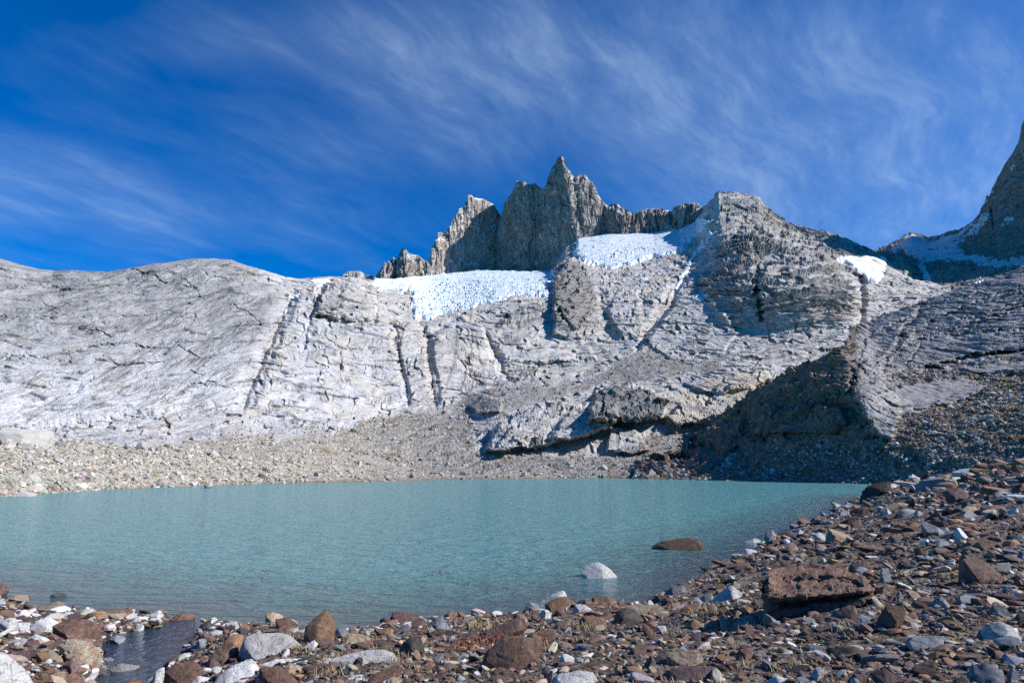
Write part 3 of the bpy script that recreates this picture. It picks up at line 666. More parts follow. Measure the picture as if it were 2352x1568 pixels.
nose = bb([(1990, 985), (1955, 930), (1955, 850), (1990, 820), (2060, 900), (2080, 950), (2050, 1010), (2025, 1022)], 50, 14, 9, 5, 30)
sl1 = bb([(2000, 905), (2080, 880), (2210, 865), (2270, 880), (2250, 905), (2180, 930), (2060, 935)], 26, 7, 4)
sl2 = bb([(2190, 845), (2300, 830), (2420, 830), (2420, 850), (2250, 860)], 24, 5, 3)
sl3 = bb([(2130, 800), (2250, 770), (2420, 750), (2420, 800), (2260, 815)], 22, 5, 3)
sl4 = bb([(2040, 940), (2110, 925), (2160, 930), (2110, 950), (2060, 955)], 14, 5, 3)
sl5 = bb([(1970, 830), (1990, 770), (2080, 740), (2110, 760), (2040, 840), (2000, 880)], 26, 8)
def cb(line, w, dep):
    m, sd = B.groove(line, w, 5, 13); RB[...] = RB * (1 + dep / F * m)
cb([(2110, 720), (2075, 760), (2060, 800), (2030, 840)], 7, 30); cb([(1968, 760), (1958, 830), (1952, 900)], 7, 22); cb([(2120, 850), (2240, 815), (2400, 800)], 5, 34); cb([(2085, 790), (2230, 745), (2400, 690)], 5, 32)
cb([(2000, 880), (2120, 845), (2250, 838)], 5, 30); cb([(2130, 740), (2260, 690), (2400, 640)], 4, 24)
for ln, w_, dp_ in [([(2085, 835), (2102, 810), (2114, 791)], 3, 18), ([(2160, 835), (2225, 824), (2350, 802), (2450, 790)], 4, 26), ([(2180, 773), (2245, 762), (2352, 758), (2450, 750)], 4, 26), ([(2063, 780), (2085, 744)], 3, 16),
                    ([(2187, 861), (2260, 864), (2352, 861)], 3, 16), ([(1953, 842), (2004, 835), (2078, 810)], 3, 16), ([(2110, 705), (2180, 690), (2260, 672)], 3, 14), ([(2150, 760), (2210, 735), (2290, 712), (2400, 668)], 3, 16), ([(2000, 770), (2040, 752), (2090, 728)], 3, 14)]:
    cb(ln, w_, dp_)
cb([(2090, 945), (2200, 930), (2300, 905)], 4, 22)
B.set_r(RB)
HB = B.P.copy()
U, V, X, Y = B.U, B.V, B.X, B.Y
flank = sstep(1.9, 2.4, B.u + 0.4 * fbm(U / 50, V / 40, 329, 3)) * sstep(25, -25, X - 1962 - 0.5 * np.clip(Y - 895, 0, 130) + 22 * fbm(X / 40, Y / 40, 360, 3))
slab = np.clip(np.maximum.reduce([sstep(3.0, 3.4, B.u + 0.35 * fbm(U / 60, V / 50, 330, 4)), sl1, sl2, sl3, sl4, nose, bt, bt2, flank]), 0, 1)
screeB = 1 - slab
q = V + 0.75 * U                                     # layering dips to the left
wx = fbm(U / 50, V / 50, 331, 3) * 12
def layB(ang, L, seed, warp, wl, sharp=0.07):
    c, s_ = math.cos(math.radians(ang)), math.sin(math.radians(ang))
    return sheets(-(U * c + V * s_) / L + warp * fbm((U * s_ - V * c) / (wl * 2), (U * c + V * s_) / wl, seed, 3, 0.45), sharp)
a, ka = layB(112, 60, 332, 1.6, 130, 0.10); b, kb = layB(116, 24, 334, 1.5, 70, 0.2); c, kc = layB(100, 8, 336, 1.3, 30, 0.2)
f2, _ = facets((U + wx) / 30, (V + wx) / 16, 337, 1.2)
ga = sstep(-0.3, 0.2, fbm(U / 70, V / 40, 333, 3))
smo = 1 - 0.75 * np.maximum.reduce([sl1, sl2, sl4])
gb_ = sstep(-0.1, 0.3, fbm(U / 45, V / 30, 351, 3))
ga2 = sstep(0.0, 0.3, fbm(U / 90, V / 30, 356, 4))
hj = np.exp(-(fbm((U * 0.9 + V * 0.35) / 160, (V - 0.4 * U) / 26, 357, 4) / 0.03) ** 2)
dd = slab * (a * 6 * ga * ga2 + b * 1.5 * gb_ * ga2 + f2 * 2.6 + facets(U / 11, V / 8, 358, 1.2)[0] * 1.1 - 2.2 * hj) * smo + slab * fbm(U / 60, V / 45, 338, 3) * 5
v1, _ = facets((U + wx) / 46, (V + wx) / 40, 339, 1.5); v2, _ = facets((U + wx) / 20, (V + wx) / 16, 352, 1.5); v3, _ = facets(U / 9, V / 8, 353, 1.4)
dd = dd * (1 - 0.65 * flank) + np.maximum(flank, 0.6 * (bt + bt2)) * (v1 * 17 + v2 * 8 + v3 * 3 + fbm(U / 70, V / 60, 354, 4) * 12)
t1, _ = facets(U / 9, V / 9, 340, 1.3); t2, _ = facets(U / 4, V / 4, 342, 1.3)
dd += screeB * (t1 * 2.2 + t2 * 1.4 + fbm(U / 45, V / 45, 344, 4) * 7)
dd *= sstep(0.8, 1.3, B.u)
B.push(dd)
g = np.ones(B.sh + (3,)) * np.array([0.31, 0.305, 0.31]) * (1 + 0.18 * fbm(U / 20, V / 20, 346, 4))[..., None]
st = fbm((U - 0.2 * V) / 5, q / 120, 347, 3); g *= (1 - 0.30 * sstep(0.1, 0.5, st) - 0.5 * slab * np.maximum.reduce([ka * ga * ga2, 0.6 * kb * gb_ * ga2, 0.9 * hj]))[..., None]
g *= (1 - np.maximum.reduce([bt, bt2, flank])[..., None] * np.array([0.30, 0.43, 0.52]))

sc = np.array([0.20, 0.15, 0.115]) * (0.8 + 0.9 * np.abs(t1) + 0.4 * fbm(U / 30, V / 30, 348, 4))[..., None]
mo = sstep(0.0, 0.4, fbm(U / 50, V / 25, 349, 4) + 0.5 * sstep(2150, 2350, X))[..., None]
sc = sc * (1 - mo * np.array([0.15, 0.2, 0.5]))
g = g * slab[..., None] + sc * screeB[..., None]
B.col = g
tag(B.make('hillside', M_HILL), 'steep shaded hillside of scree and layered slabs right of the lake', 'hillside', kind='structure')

# ---- near shore ground
shore = [(-700, 1310), (-300, 1330), (0, 1372), (60, 1392), (140, 1398), (190, 1400), (260, 1408), (330, 1404), (385, 1410), (440, 1420), (480, 1425), (540, 1432), (600, 1434), (650, 1428), (700, 1448), (780, 1448), (880, 1432), (950, 1424), (1050, 1420), (1150, 1412),
         (1225, 1404), (1290, 1385), (1370, 1382), (1440, 1385), (1500, 1376), (1540, 1358), (1600, 1328), (1632, 1300), (1680, 1282), (1740, 1258), (1790, 1232), (1860, 1198), (1930, 1168), (1975, 1140)]
SH = [(x, y, float(water_r(x, y, 0.0))) for x, y in shore]
tailX = [(2040, 1118, 135), (2100, 1112, 140), (2180, 1108, 145), (2352, 1100, 150), (2800, 1090, 150)]
g3 = SH + tailX                                                # the waterline
def gl(xs): return line3(xs)
g0 = gl([(-900, 3.2, 2.3), (0, 4.0, 1.5), (300, 4.2, 1.1), (600, 4.4, 1.7), (1200, 4.6, 2.1), (1800, 4.6, 2.3), (2352, 4.4, 2.5), (3300, 3.6, 2.6)])
g1 = [(-900, 1620), (0, 1560), (200, 1550), (300, 1560), (450, 1560), (700, 1560), (1200, 1555), (1700, 1550), (2352, 1540), (3300, 1540)]
g1 = [(x, y, float((z - H) / pix(x, y)[1])) for (x, y), z in zip(g1, [1.0, 0.75, 0.3, 0.2, 0.55, 1.2, 1.7, 1.95, 2.2, 2.4])]
g2 = [(-900, 1500, .7), (0, 1450, .45), (200, 1450, .3), (270, 1460, .02), (390, 1460, .02), (480, 1470, .25), (700, 1480, .7), (1000, 1460, .75), (1250, 1440, .8), (1500, 1430, .95), (1620, 1400, 1.1), (1800, 1340, 1.5), (2000, 1290, 1.9), (2200, 1250, 2.2), (2352, 1230, 2.4), (3300, 1150, 2.8)]
g2 = [(x, y, float((z - H) / pix(x, y)[1])) for x, y, z in g2]
crest = [(2041, 1110, 104), (2150, 1098, 92), (2224, 1084, 86), (2260, 1076, 84), (2352, 1060, 78), (2800, 980, 60), (3300, 900, 50)]
g2b = [(x, y + (8 if x < 1500 else 10), float(0.1 * H and water_r(x, y + (8 if x < 1500 else 10), 0.22))) for x, y in shore] + crest
g3 = SH + [(2041, 1116, 125), (2150, 1104, 118), (2224, 1092, 112), (2352, 1075, 108), (2800, 1000, 90), (3300, 920, 70)]
g4 = []
for x, y, r in g3:
    z = H + r * float(pix(x, y)[1]); k = 1.16 if x < 1900 else 1.18
    g4.append((x, r * k, min(z, 0) - 0.14 * r * (k - 1) - 0.6))
g4 = gl(g4)
G = Sheet([g0, g1, g2, g2b, g3, g4], -700, 3100, 1500, [30, 200, 200, 60, 50], 1300)
smooth_knots(G, 2.5)
creek = G.mask([(170, 1640), (192, 1560), (188, 1532), (236, 1512), (228, 1470), (238, 1448), (300, 1432), (380, 1405), (440, 1412), (470, 1440), (430, 1480), (445, 1500), (395, 1530), (352, 1562), (335, 1640)], 14, 6, 4, 20)
creek = np.maximum(creek, G.mask([(380, 1416), (420, 1400), (500, 1400), (490, 1425), (440, 1440), (400, 1440)], 10, 4))
U, V = G.P[..., 0], G.P[..., 1]
lift = fbm(U / 5, V / 5, 400, 4) * 0.16 + fbm(U / 1.3, V / 1.3, 402, 4) * 0.06
am = np.minimum(1, 0.35 + G.r / 25) * sstep(4.6, 3.8, G.u)
lift = lift * am
tr, _ = facets(U / 0.22, V / 0.22, 405, 1.3); tr2, _ = facets(U / 0.09, V / 0.09, 407, 1.3)
lift += (tr * 0.02 + tr2 * 0.012) * sstep(60, 10, G.r) + facets(U / 0.9, V / 0.9, 409, 1.2)[0] * 0.15 * sstep(15, 50, G.r)
G.P[..., 2] += lift * (1 - 0.7 * creek)
G.P[..., 2] = np.where(creek > 0.02, np.minimum(G.P[..., 2], G.P[..., 2] * (1 - creek) + creek * -0.18), G.P[..., 2])
G.X, G.Y = proj(G.P); G.r = np.hypot(G.P[..., 0], G.P[..., 1])
g = np.ones(G.sh + (3,)) * np.array([0.085, 0.062, 0.045])
n1 = fbm(U / 1.7, V / 1.7, 410, 4)[..., None]; n2 = fbm(U / 0.35, V / 0.35, 414, 4)[..., None]
g = g * (1 + 0.45 * n1 + 0.5 * n2)
straw = sstep(0.15, 0.5, fbm(U / 1.1, V / 1.1, 418, 4))[..., None]
g = g * (1 - straw) + straw * np.array([0.20, 0.16, 0.095])
pale = (np.abs(tr2) > 0.36)[..., None] * 0.35
g = g * (1 - pale) + pale * np.array([0.36, 0.34, 0.32])
wetm = sstep(0.14, -0.05, G.P[..., 2])[..., None]
g = g * (1 - 0.6 * wetm)
G.col = g
def ground_mat():
    m = rock_terrain_mat('shore_soil', 3.0, 0.6, 0.06, 0.4); return m
tag(G.make('shore_ground', ground_mat(), smooth=False), 'stony brown ground of the near lake shore', 'ground', kind='structure')
# ================================================================ WATER
SHW = np.array([world(x, y, r)[:2] for x, y, r in SH] + [(75.0, 104.0), (110.0, 150.0)])
def water_sheet():
    az = np.linspace(-1.1, 0.95, 420)
    rr = np.exp(np.linspace(np.log(9), np.log(300), 420))
    A, Rr = np.meshgrid(az, rr)
    P = np.stack([Rr * np.sin(A), Rr * np.cos(A), np.zeros_like(A)], -1)
    x, y = P[..., 0].ravel(), P[..., 1].ravel()
    d, _, _ = d_line(x, y, SHW)
    # inside the lake = farther than the waterline at that bearing
    sa = np.arctan2(SHW[:, 0], SHW[:, 1]); sr = np.hypot(SHW[:, 0], SHW[:, 1])
    lim = np.interp(A.ravel(), sa, sr)
    d = np.where(Rr.ravel() > lim, d, -d).reshape(A.shape)
    return P, d
P, dep = water_sheet()
f = grid_faces(*dep.shape)[:, ::-1]; f = f[(dep > -3.0).ravel()[f].all(1)]
Vw, f, dw = compact(P.reshape(-1, 3), f, dep.ravel())

m, nt, b, out = new_mat('glacial_lake_water')
dp = nd(nt, 'ShaderNodeAttribute', attribute_name='shore_distance').outputs['Fac']
co = nd(nt, 'ShaderNodeNewGeometry').outputs['Position']
mp = nd(nt, 'ShaderNodeMapping', {'Vector': co, 'Rotation': (0, 0, math.radians(18)), 'Scale': (0.55, 1.5, 1)}).outputs[0]
w1 = nd(nt, 'ShaderNodeTexNoise', {'Vector': mp, 'Scale': 0.75, 'Detail': 5.0, 'Roughness': 0.62, 'Distortion': 0.3}).outputs[0]
mp2 = nd(nt, 'ShaderNodeMapping', {'Vector': co, 'Rotation': (0, 0, math.radians(-12)), 'Scale': (0.8, 2.0, 1)}).outputs[0]
w2 = nd(nt, 'ShaderNodeTexNoise', {'Vector': mp2, 'Scale': 2.4, 'Detail': 4.0, 'Roughness': 0.6}).outputs[0]
hgt = math_(nt, 'ADD', math_(nt, 'MULTIPLY', w1, 0.5), math_(nt, 'MULTIPLY', w2, 0.16))
bp = nd(nt, 'ShaderNodeBump', {'Strength': 1.0, 'Distance': 2.2, 'Height': hgt})
b.inputs['Base Color'].default_value = (0.105, 0.29, 0.315, 1)
b.inputs['Specular IOR Level'].default_value = 0.32; b.inputs['Roughness'].default_value = 0.16; b.inputs['IOR'].default_value = 1.33
nt.links.new(bp.outputs[0], b.inputs['Normal'])
clear = ramp(nt, math_(nt, 'DIVIDE', dp, 6.0), [(0.0, 0.9), (0.35, 0.45), (1.0, 0.0)])
nt.links.new(math_(nt, 'MULTIPLY', clear, 0.45), b.inputs['Transmission Weight'])
shal = ramp(nt, math_(nt, 'DIVIDE', dp, 9.0), [(0.0, 0.92), (0.3, 0.5), (1.0, 0.0)])
nt.links.new(mix(nt, shal, (0.105, 0.29, 0.315), (0.045, 0.07, 0.08)), b.inputs['Base Color'])
M_LAKE = m
tag(obj_from('lake', Vw, f, M_LAKE, None, True, {'shore_distance': np.maximum(dw, 0)}), 'milky turquoise glacial lake with small wind ripples', 'lake', kind='structure')

# the little outflow stream through the stones, bottom left
m, nt, b, out = new_mat('stream_water')
co = nd(nt, 'ShaderNodeNewGeometry').outputs['Position']
mp = nd(nt, 'ShaderNodeMapping', {'Vector': co, 'Rotation': (0, 0, math.radians(-20)), 'Scale': (2.2, 1.0, 1)}).outputs[0]
w1 = nd(nt, 'ShaderNodeTexNoise', {'Vector': mp, 'Scale': 2.2, 'Detail': 5.0, 'Roughness': 0.6, 'Distortion': 1.2}).outputs[0]
bp = nd(nt, 'ShaderNodeBump', {'Strength': 1.0, 'Distance': 0.35, 'Height': math_(nt, 'MULTIPLY', w1, 0.5)})
fo = nd(nt, 'ShaderNodeTexNoise', {'Vector': mp, 'Scale': 1.6, 'Detail': 6.0, 'Roughness': 0.7, 'Distortion': 2.0}).outputs[0]
foam_glints = ramp(nt, fo, [(0.63, 0.0), (0.70, 1.0)])  # white foam flecks, also standing in for glints painted into the colour
nt.links.new(mix(nt, foam_glints, (0.02, 0.035, 0.05), (0.5, 0.55, 0.6)), b.inputs['Base Color'])
b.inputs['Specular IOR Level'].default_value = 0.16; b.inputs['Roughness'].default_value = 0.1; b.inputs['IOR'].default_value = 1.33
nt.links.new(math_(nt, 'MULTIPLY', math_(nt, 'SUBTRACT', 1.0, foam_glints), 0.3), b.inputs['Transmission Weight'])
nt.links.new(bp.outputs[0], b.inputs['Normal'])
pos = (creek > 0.001) & (G.P[..., 2] > -0.32) & (G.u < 3.95)
ff = grid_faces(*G.sh)[:, ::-1]; ff = ff[pos.ravel()[ff].any(1)]
Pc = G.P.reshape(-1, 3).copy(); Pc[:, 2] = 0.012
Pc, ff = compact(Pc, ff)
tag(obj_from('stream', Pc, ff, m, None, True), 'dark rippling stream between the stones at the lower left', 'stream', kind='structure')
# ================================================================ ROCKS
rng = np.random.RandomState(7)
_ICO = {}
def ico(sub):
    if sub not in _ICO:
        import bmesh
        bm = bmesh.new(); bmesh.ops.create_icosphere(bm, subdivisions=sub, radius=1.0)
        v = np.array([p.co[:] for p in bm.verts]); f = np.array([[q.index for q in p.verts] for p in bm.faces]); bm.free()
        _ICO[sub] = (v / np.linalg.norm(v, axis=1, keepdims=True), f)
    return _ICO[sub]

def n3(p, s, seed, o=3):
    x, y, z = p[:, 0] / s, p[:, 1] / s, p[:, 2] / s
    return 0.6 * (fbm(x + 0.61 * z, y - 0.47 * z, seed, o) + fbm(y + 0.53 * x + 11, z + 0.39 * x, seed + 3, o))

def carve_rock(N, h, dims, sub, rs, power=80, chips=8, rough=0.03, cut=(0.76, 0.96)):
    """Solid bounded by planes N.x = h, edges slightly worn, chipped and grained."""
    v, f = ico(sub)
    d = v * np.asarray(dims); d /= np.linalg.norm(d, axis=1, keepdims=True)
    N = np.asarray(N, float); N = N / np.linalg.norm(N, axis=1, keepdims=True); h = np.asarray(h, float)
    def rad(N, h, p): return (np.clip(d @ N.T, 0, None) / h).__pow__(p).sum(1) ** (-1.0 / p)
    rmax = 1.35 * np.linalg.norm(np.asarray(dims) * v, axis=1)
    P = d * np.minimum(rad(N, h, 90), rmax)[:, None]
    for _ in range(chips):
        n = rs.normal(size=3); n[2] *= 0.7; n /= np.linalg.norm(n); s = (P @ n).max()
        N = np.vstack([N, n]); h = np.append(h, s * rs.uniform(*cut))
    P = d * np.minimum(rad(N, h, power), rmax)[:, None]
    sz = float(np.mean(dims)); sd = int(rs.randint(0, 9000))
    k = 1 + rough * n3(P, sz * 0.55, sd, 4) + rough * 0.6 * np.minimum(0, n3(P, sz * 0.3, sd + 20, 2) - 0.1) * 3
    # a few bedding steps
    ax = rs.normal(size=3); ax[2] += 1.5; ax /= np.linalg.norm(ax)
    q = (P @ ax) / (sz * rs.uniform(0.25, 0.5)) + 0.5 * n3(P, sz * 0.8, sd + 40, 2)
    k += rough * 0.7 * sheets(q, 0.12)[0]
    return P * k[:, None], f

def rock_mat(name, cols, spots=None, patch=0.7, rough=0.8, speck=0.3):
    m, nt, b, out = new_mat(name)
    tc = nd(nt, 'ShaderNodeTexCoord').outputs['Object']
    rn = nd(nt, 'ShaderNodeObjectInfo').outputs['Random']
    off = nd(nt, 'ShaderNodeVectorMath', {0: tc, 1: nd(nt, 'ShaderNodeCombineXYZ', {'X': math_(nt, 'MULTIPLY', rn, 40.0), 'Y': math_(nt, 'MULTIPLY', rn, 17.0)}).outputs[0]}, operation='ADD').outputs[0]
    n1 = nd(nt, 'ShaderNodeTexNoise', {'Vector': off, 'Scale': 2.6, 'Detail': 9.0, 'Roughness': 0.72, 'Distortion': 0.6}).outputs[0]
    n2 = nd(nt, 'ShaderNodeTexNoise', {'Vector': off, 'Scale': 26.0, 'Detail': 7.0, 'Roughness': 0.8}).outputs[0]
    n3_ = nd(nt, 'ShaderNodeTexNoise', {'Vector': off, 'Scale': 5.0, 'Detail': 7.0, 'Roughness': 0.7, 'Distortion': 0.8}).outputs[0]
    c = mix(nt, ramp(nt, n1, [(0.35, 0.0), (0.65, 1.0)]), cols[0], cols[1])
    c = mix(nt, math_(nt, 'MULTIPLY', ramp(nt, n3_, [(0.52, 0.0), (0.66, 1.0)]), patch), c, cols[2])
    c = mix(nt, 1.0, c, ramp(nt, n2, [(0.3, 1 - speck * 1.6), (0.68, 1 + speck)]), 'MULTIPLY')
    vo = nd(nt, 'ShaderNodeTexNoise', {'Vector': off, 'Scale': 3.4, 'Detail': 5.0, 'Roughness': 0.6, 'Distortion': 1.6}).outputs[0]
    vein = ramp(nt, math_(nt, 'ABSOLUTE', math_(nt, 'SUBTRACT', vo, 0.5)), [(0.0, 0.42), (0.022, 1.0)])
    c = mix(nt, 1.0, c, vein, 'MULTIPLY')
    br = math_(nt, 'ADD', math_(nt, 'MULTIPLY', rn, 0.5), 0.75)
    c = mix(nt, 1.0, c, nd(nt, 'ShaderNodeCombineXYZ', {'X': br, 'Y': br, 'Z': br}).outputs[0], 'MULTIPLY')
    nt.links.new(c, b.inputs['Base Color']); b.inputs['Roughness'].default_value = rough; b.inputs['Specular IOR Level'].default_value = 0.3
    bp = nd(nt, 'ShaderNodeBump', {'Strength': 0.75, 'Distance': 0.05, 'Height': math_(nt, 'ADD', math_(nt, 'ADD', n3_, math_(nt, 'MULTIPLY', vein, 0.25)), math_(nt, 'MULTIPLY', n2, 0.6))})
    nt.links.new(bp.outputs[0], b.inputs['Normal'])
    return m
RM = {'W': rock_mat('white_granite', [(.52, .515, .51), (.42, .415, .41), (.28, .275, .27)], speck=0.22, patch=0.45),
      'G': rock_mat('grey_stone', [(.27, .27, .275), (.19, .19, .195), (.36, .34, .31)]),
      'B': rock_mat('blue_grey_stone', [(.22, .245, .275), (.14, .155, .18), (.38, .39, .40)]),
      'N': rock_mat('dark_stone', [(.055, .05, .048), (.085, .07, .062), (.13, .09, .07)]),
      'R': rock_mat('rust_brown_stone', [(.185, .108, .078), (.092, .060, .050), (.27, .175, .13)]),
      'O': rock_mat('orange_brown_stone', [(.29, .17, .10), (.17, .10, .065), (.38, .28, .19)]),
      'T': rock_mat('tan_stone', [(.33, .255, .185), (.24, .18, .125), (.42, .37, .31)]),
      'P': rock_mat('plum_brown_stone', [(.135, .085, .08), (.09, .058, .058), (.22, .17, .16)]),
      'L': rock_mat('lichen_spotted_stone', [(.42, .36, .28), (.34, .20, .11), (.50, .47, .42)], patch=0.8, speck=0.35),
      'F': rock_mat('far_granite', [(.46, .44, .41), (.38, .36, .33), (.30, .27, .22)], speck=0.25)}

bpy.context.view_layer.update()
_dg = bpy.context.evaluated_depsgraph_get()
from mathutils import Vector as _V
def cast(X, Y, skip_water=False):
    a, t = pix(X, Y); d = _V((math.sin(a), math.cos(a), float(t))).normalized()
    ok, loc, nor, _i, ob, _m = bpy.context.scene.ray_cast(_dg, _V((0, 0, H)), d)
    if not ok: return None
    if skip_water and ob.name in ('lake', 'stream'):
        ok, loc, nor, _i, ob, _m = bpy.context.scene.ray_cast(_dg, loc + d * 0.01, d)
        if not ok: return None
    return np.array(loc)

REG = {6: (0, 1292, .3418), 7: (746.5, 1234.6, .3418), 8: (1493, 1062.3, .3653), 1: (0, 545.5, .3845), 3: (746.5, 660.3, .3418), 9: (1837.5, 976.2, .2197)}
def to_px(reg, pts):
    ox, oy, k = REG[reg]; p = np.array(pts, float); return np.stack([ox + p[:, 0] * k, oy + p[:, 1] * k], 1)

def hull(p):
    p = p[np.lexsort((p[:, 1], p[:, 0]))]
    def half(q):
        o = []
        for a in q:
            while len(o) > 1 and np.cross(o[-1] - o[-2], a - o[-2]) <= 0: o.pop()
            o.append(a)
        return o
    return np.array(half(p)[:-1] + half(p[::-1])[:-1])

HEROES = []
def outline_solid(px, depth, rs, ridge, sub, rough, foot=None, p=70, dpm=None, dr=0.0, front=None):
    x0, x1 = px[:, 0].min(), px[:, 0].max(); y0, y1 = px[:, 1].min(), px[:, 1].max()
    fx = px[px[:, 1] > y1 - 0.3 * (y1 - y0), 0].mean() if foot is None else foot[0]
    hit = cast(fx, min(y1 - 0.06 * (y1 - y0), 1640) if foot is None else foot[1])
    if hit is None: return None
    rh = math.hypot(hit[0], hit[1]); sc_ = rh / F
    w = (x1 - x0) * sc_; hh = (y1 - y0) * sc_
    dp = depth * min(w, 1.7 * hh + 0.25 * w)
    rc = rh + 0.38 * dp
    if dpm: dp = dpm; rc = rh + 0.4 * 0.9 + dr
    a0 = float(pix((x0 + x1) / 2, y1)[0])
    e1 = np.array([math.cos(a0), -math.sin(a0), 0]); e3 = np.array([math.sin(a0), math.cos(a0), 0])
    a, t = pix(px[:, 0], px[:, 1])
    la = rc * np.tan(a - a0); lb = H + rc / np.cos(a - a0) * t
    lo = lb.min(); ht = lb.max() - lo
    low = lb < lo + 0.3 * ht
    xm = la.mean(); la = np.concatenate([la, xm + (la[low] - xm) * 0.94]); lb = np.concatenate([lb, lb[low] - 0.28 * ht - 0.04 * w])
    q = hull(np.stack([la, lb], 1)); c = np.array([(q[:, 0].min() + q[:, 0].max()) / 2, (q[:, 1].min() + q[:, 1].max()) / 2])
    q = q - c; N = []; hs = []
    for i in range(len(q)):
        u, v = q[i], q[(i + 1) % len(q)]; e = v - u; L = np.hypot(*e)
        if L < 1e-6: continue
        n2 = np.array([e[1], -e[0]]) / L; h2 = float(n2 @ u)
        if h2 < 1e-3: continue
        th1 = math.radians(rs.uniform(14, 42)); th2 = math.radians(rs.uniform(10, 45))
        if n2[1] > 0.5: th1 = math.radians(rs.uniform(22, 55))
        N.append([n2[0] * math.cos(th1), -math.sin(th1), n2[1] * math.cos(th1)]); hs.append(h2 * math.cos(th1))
        N.append([n2[0] * math.cos(th2), math.sin(th2), n2[1] * math.cos(th2)]); hs.append(h2 * math.cos(th2))
    if not N: return None
    al, be = math.radians(rs.uniform(28, 50)), math.radians(rs.uniform(25, 50))
    rx = ridge * w * 0.5; D = dp * 0.5
    al = min(al, math.atan(0.95 * D / (rx + w * 0.52))); be = min(be, math.atan(0.95 * D / (w * 0.52 - rx)))
    for n in front or ([-math.sin(al), -math.cos(al), rs.uniform(0.0, 0.3)], [math.sin(be), -math.cos(be), rs.uniform(0.0, 0.35)]):
        n = np.array(n) / np.linalg.norm(n); h = n[0] * rx - n[1] * D
        if h > 0.12 * D: N.append(n); hs.append(h)
    N.append([rs.uniform(-.2, .2), 1, 0.1]); hs.append(D)
    dims = (w / 2, D, (q[:, 1].max() - q[:, 1].min()) / 2)
    P, f = carve_rock(N, hs, dims, sub, rs, p, 4, rough, (0.88, 0.985))
    org = e3 * rc / 1.0; org = np.array([e3[0] * rc, e3[1] * rc, 0]) + e1 * c[0]; org[2] = c[1]
    Wd = P[:, :1] * e1 + P[:, 1:2] * e3 + P[:, 2:] * np.array([0, 0, 1])
    return Wd, f, org, w

def rock(reg, pts, mat, label, short=None, depth=1.0, ridge=None, name='boulder', rough=0.03, foot=None, group=None, cat=None, extra=()):
    rs = np.random.RandomState((abs(hash(label)) if False else sum(ord(ch) * (i + 3) for i, ch in enumerate(label))) % 100000)
    px = to_px(reg, pts) if reg else np.array(pts, float)
    wpx = px[:, 0].max() - px[:, 0].min()
    sub = 5 if wpx > 110 else (4 if wpx > 26 else 3)
    ridge = rs.uniform(-0.5, 0.3) if ridge is None else ridge
    r_ = outline_solid(px, depth, rs, ridge, sub, rough, foot)
    if r_ is None: return None
    P, f, org, w = r_
    for e in extra:                                   # further ledges broken from the same block
        q_ = outline_solid(to_px(reg, e[0]), depth, rs, 0.1, 5, rough, foot=(px[:, 0].mean(), px[:, 1].max() - 6), dpm=e[1], dr=e[2], front=e[3])
        if q_ is not None:
            f = np.vstack([f, q_[1] + len(P)]); P = np.vstack([P, q_[0] + q_[2] - org])
    o = obj_from(name, P, f, RM[mat], None, smooth=True, crease=24)
    o.location = org
    tag(o, label, cat or name, group)
    HEROES.append((px.mean(0), wpx, px[:, 1].max() - px[:, 1].min(), short))
    return o

def ledge_block(reg, xs, rows, foot, mat, label, short, name='boulder'):
    """A layered block lofted through surveyed sections: rows are (y per station, depth in metres per station)."""
    c = cast(*to_px(reg, [foot])[0]); rc = math.hypot(c[0], c[1])
    nx, ny = 150, 150
    st = np.linspace(0, len(xs) - 1, nx); X = np.interp(st, np.arange(len(xs)), xs)
    Yr = np.array([np.interp(st, np.arange(len(xs)), r[0]) for r in rows]); Dr = np.array([np.interp(st, np.arange(len(xs)), r[1]) for r in rows])
    u = np.linspace(0, len(rows) - 1, ny); i = np.minimum(u.astype(int), len(rows) - 2); f = (u - i)[:, None]
    Y = Yr[i] * (1 - f) + Yr[i + 1] * f; D = Dr[i] * (1 - f) + Dr[i + 1] * f
    XX = np.repeat(X[None], ny, 0); wob = fbm(XX / 60, Y / 40, 901, 4)
    XX = XX + 6 * fbm(XX / 50, Y / 50, 905, 3) * np.sin(np.pi * st / st[-1])[None]
    px = to_px(reg, np.stack([XX.ravel(), (Y + 2.5 * wob).ravel()], 1))
    P = world(px[:, 0], px[:, 1], rc + D.ravel() + 0.0).reshape(ny, nx, 3)
    n = normals(P); w = np.einsum('ijk,ijk->ij', n, P - np.array([0, 0, H])); n *= np.where(w > 0, -1, 1)[..., None]
    a, _ = facets(XX / 90, Y / 50, 911, 1.5); b, _ = facets(XX / 26, Y / 22, 913, 1.4); k, _ = sheets(Y / 60 + XX / 160 + 0.8 * fbm(XX / 120, Y / 80, 915, 2), 0.12)
    P = P + n * (a * 0.045 + b * 0.012 + k * 0.014 + fbm(XX / 9, Y / 7, 917, 3) * 0.006)[..., None]
    org = P.reshape(-1, 3).mean(0); org[2] = P[..., 2].min()
    o = obj_from(name, P.reshape(-1, 3) - org, grid_faces(ny, nx), RM[mat], None, smooth=True, crease=30); o.location = org
    pp = to_px(reg, [(xs[0], min(map(min, [r[0] for r in rows]))), (xs[-1], rows[0][0][0])])
    HEROES.append((pp.mean(0), abs(pp[1, 0] - pp[0, 0]), abs(pp[1, 1] - pp[0, 1]), short))
    return tag(o, label, name)
R = rock
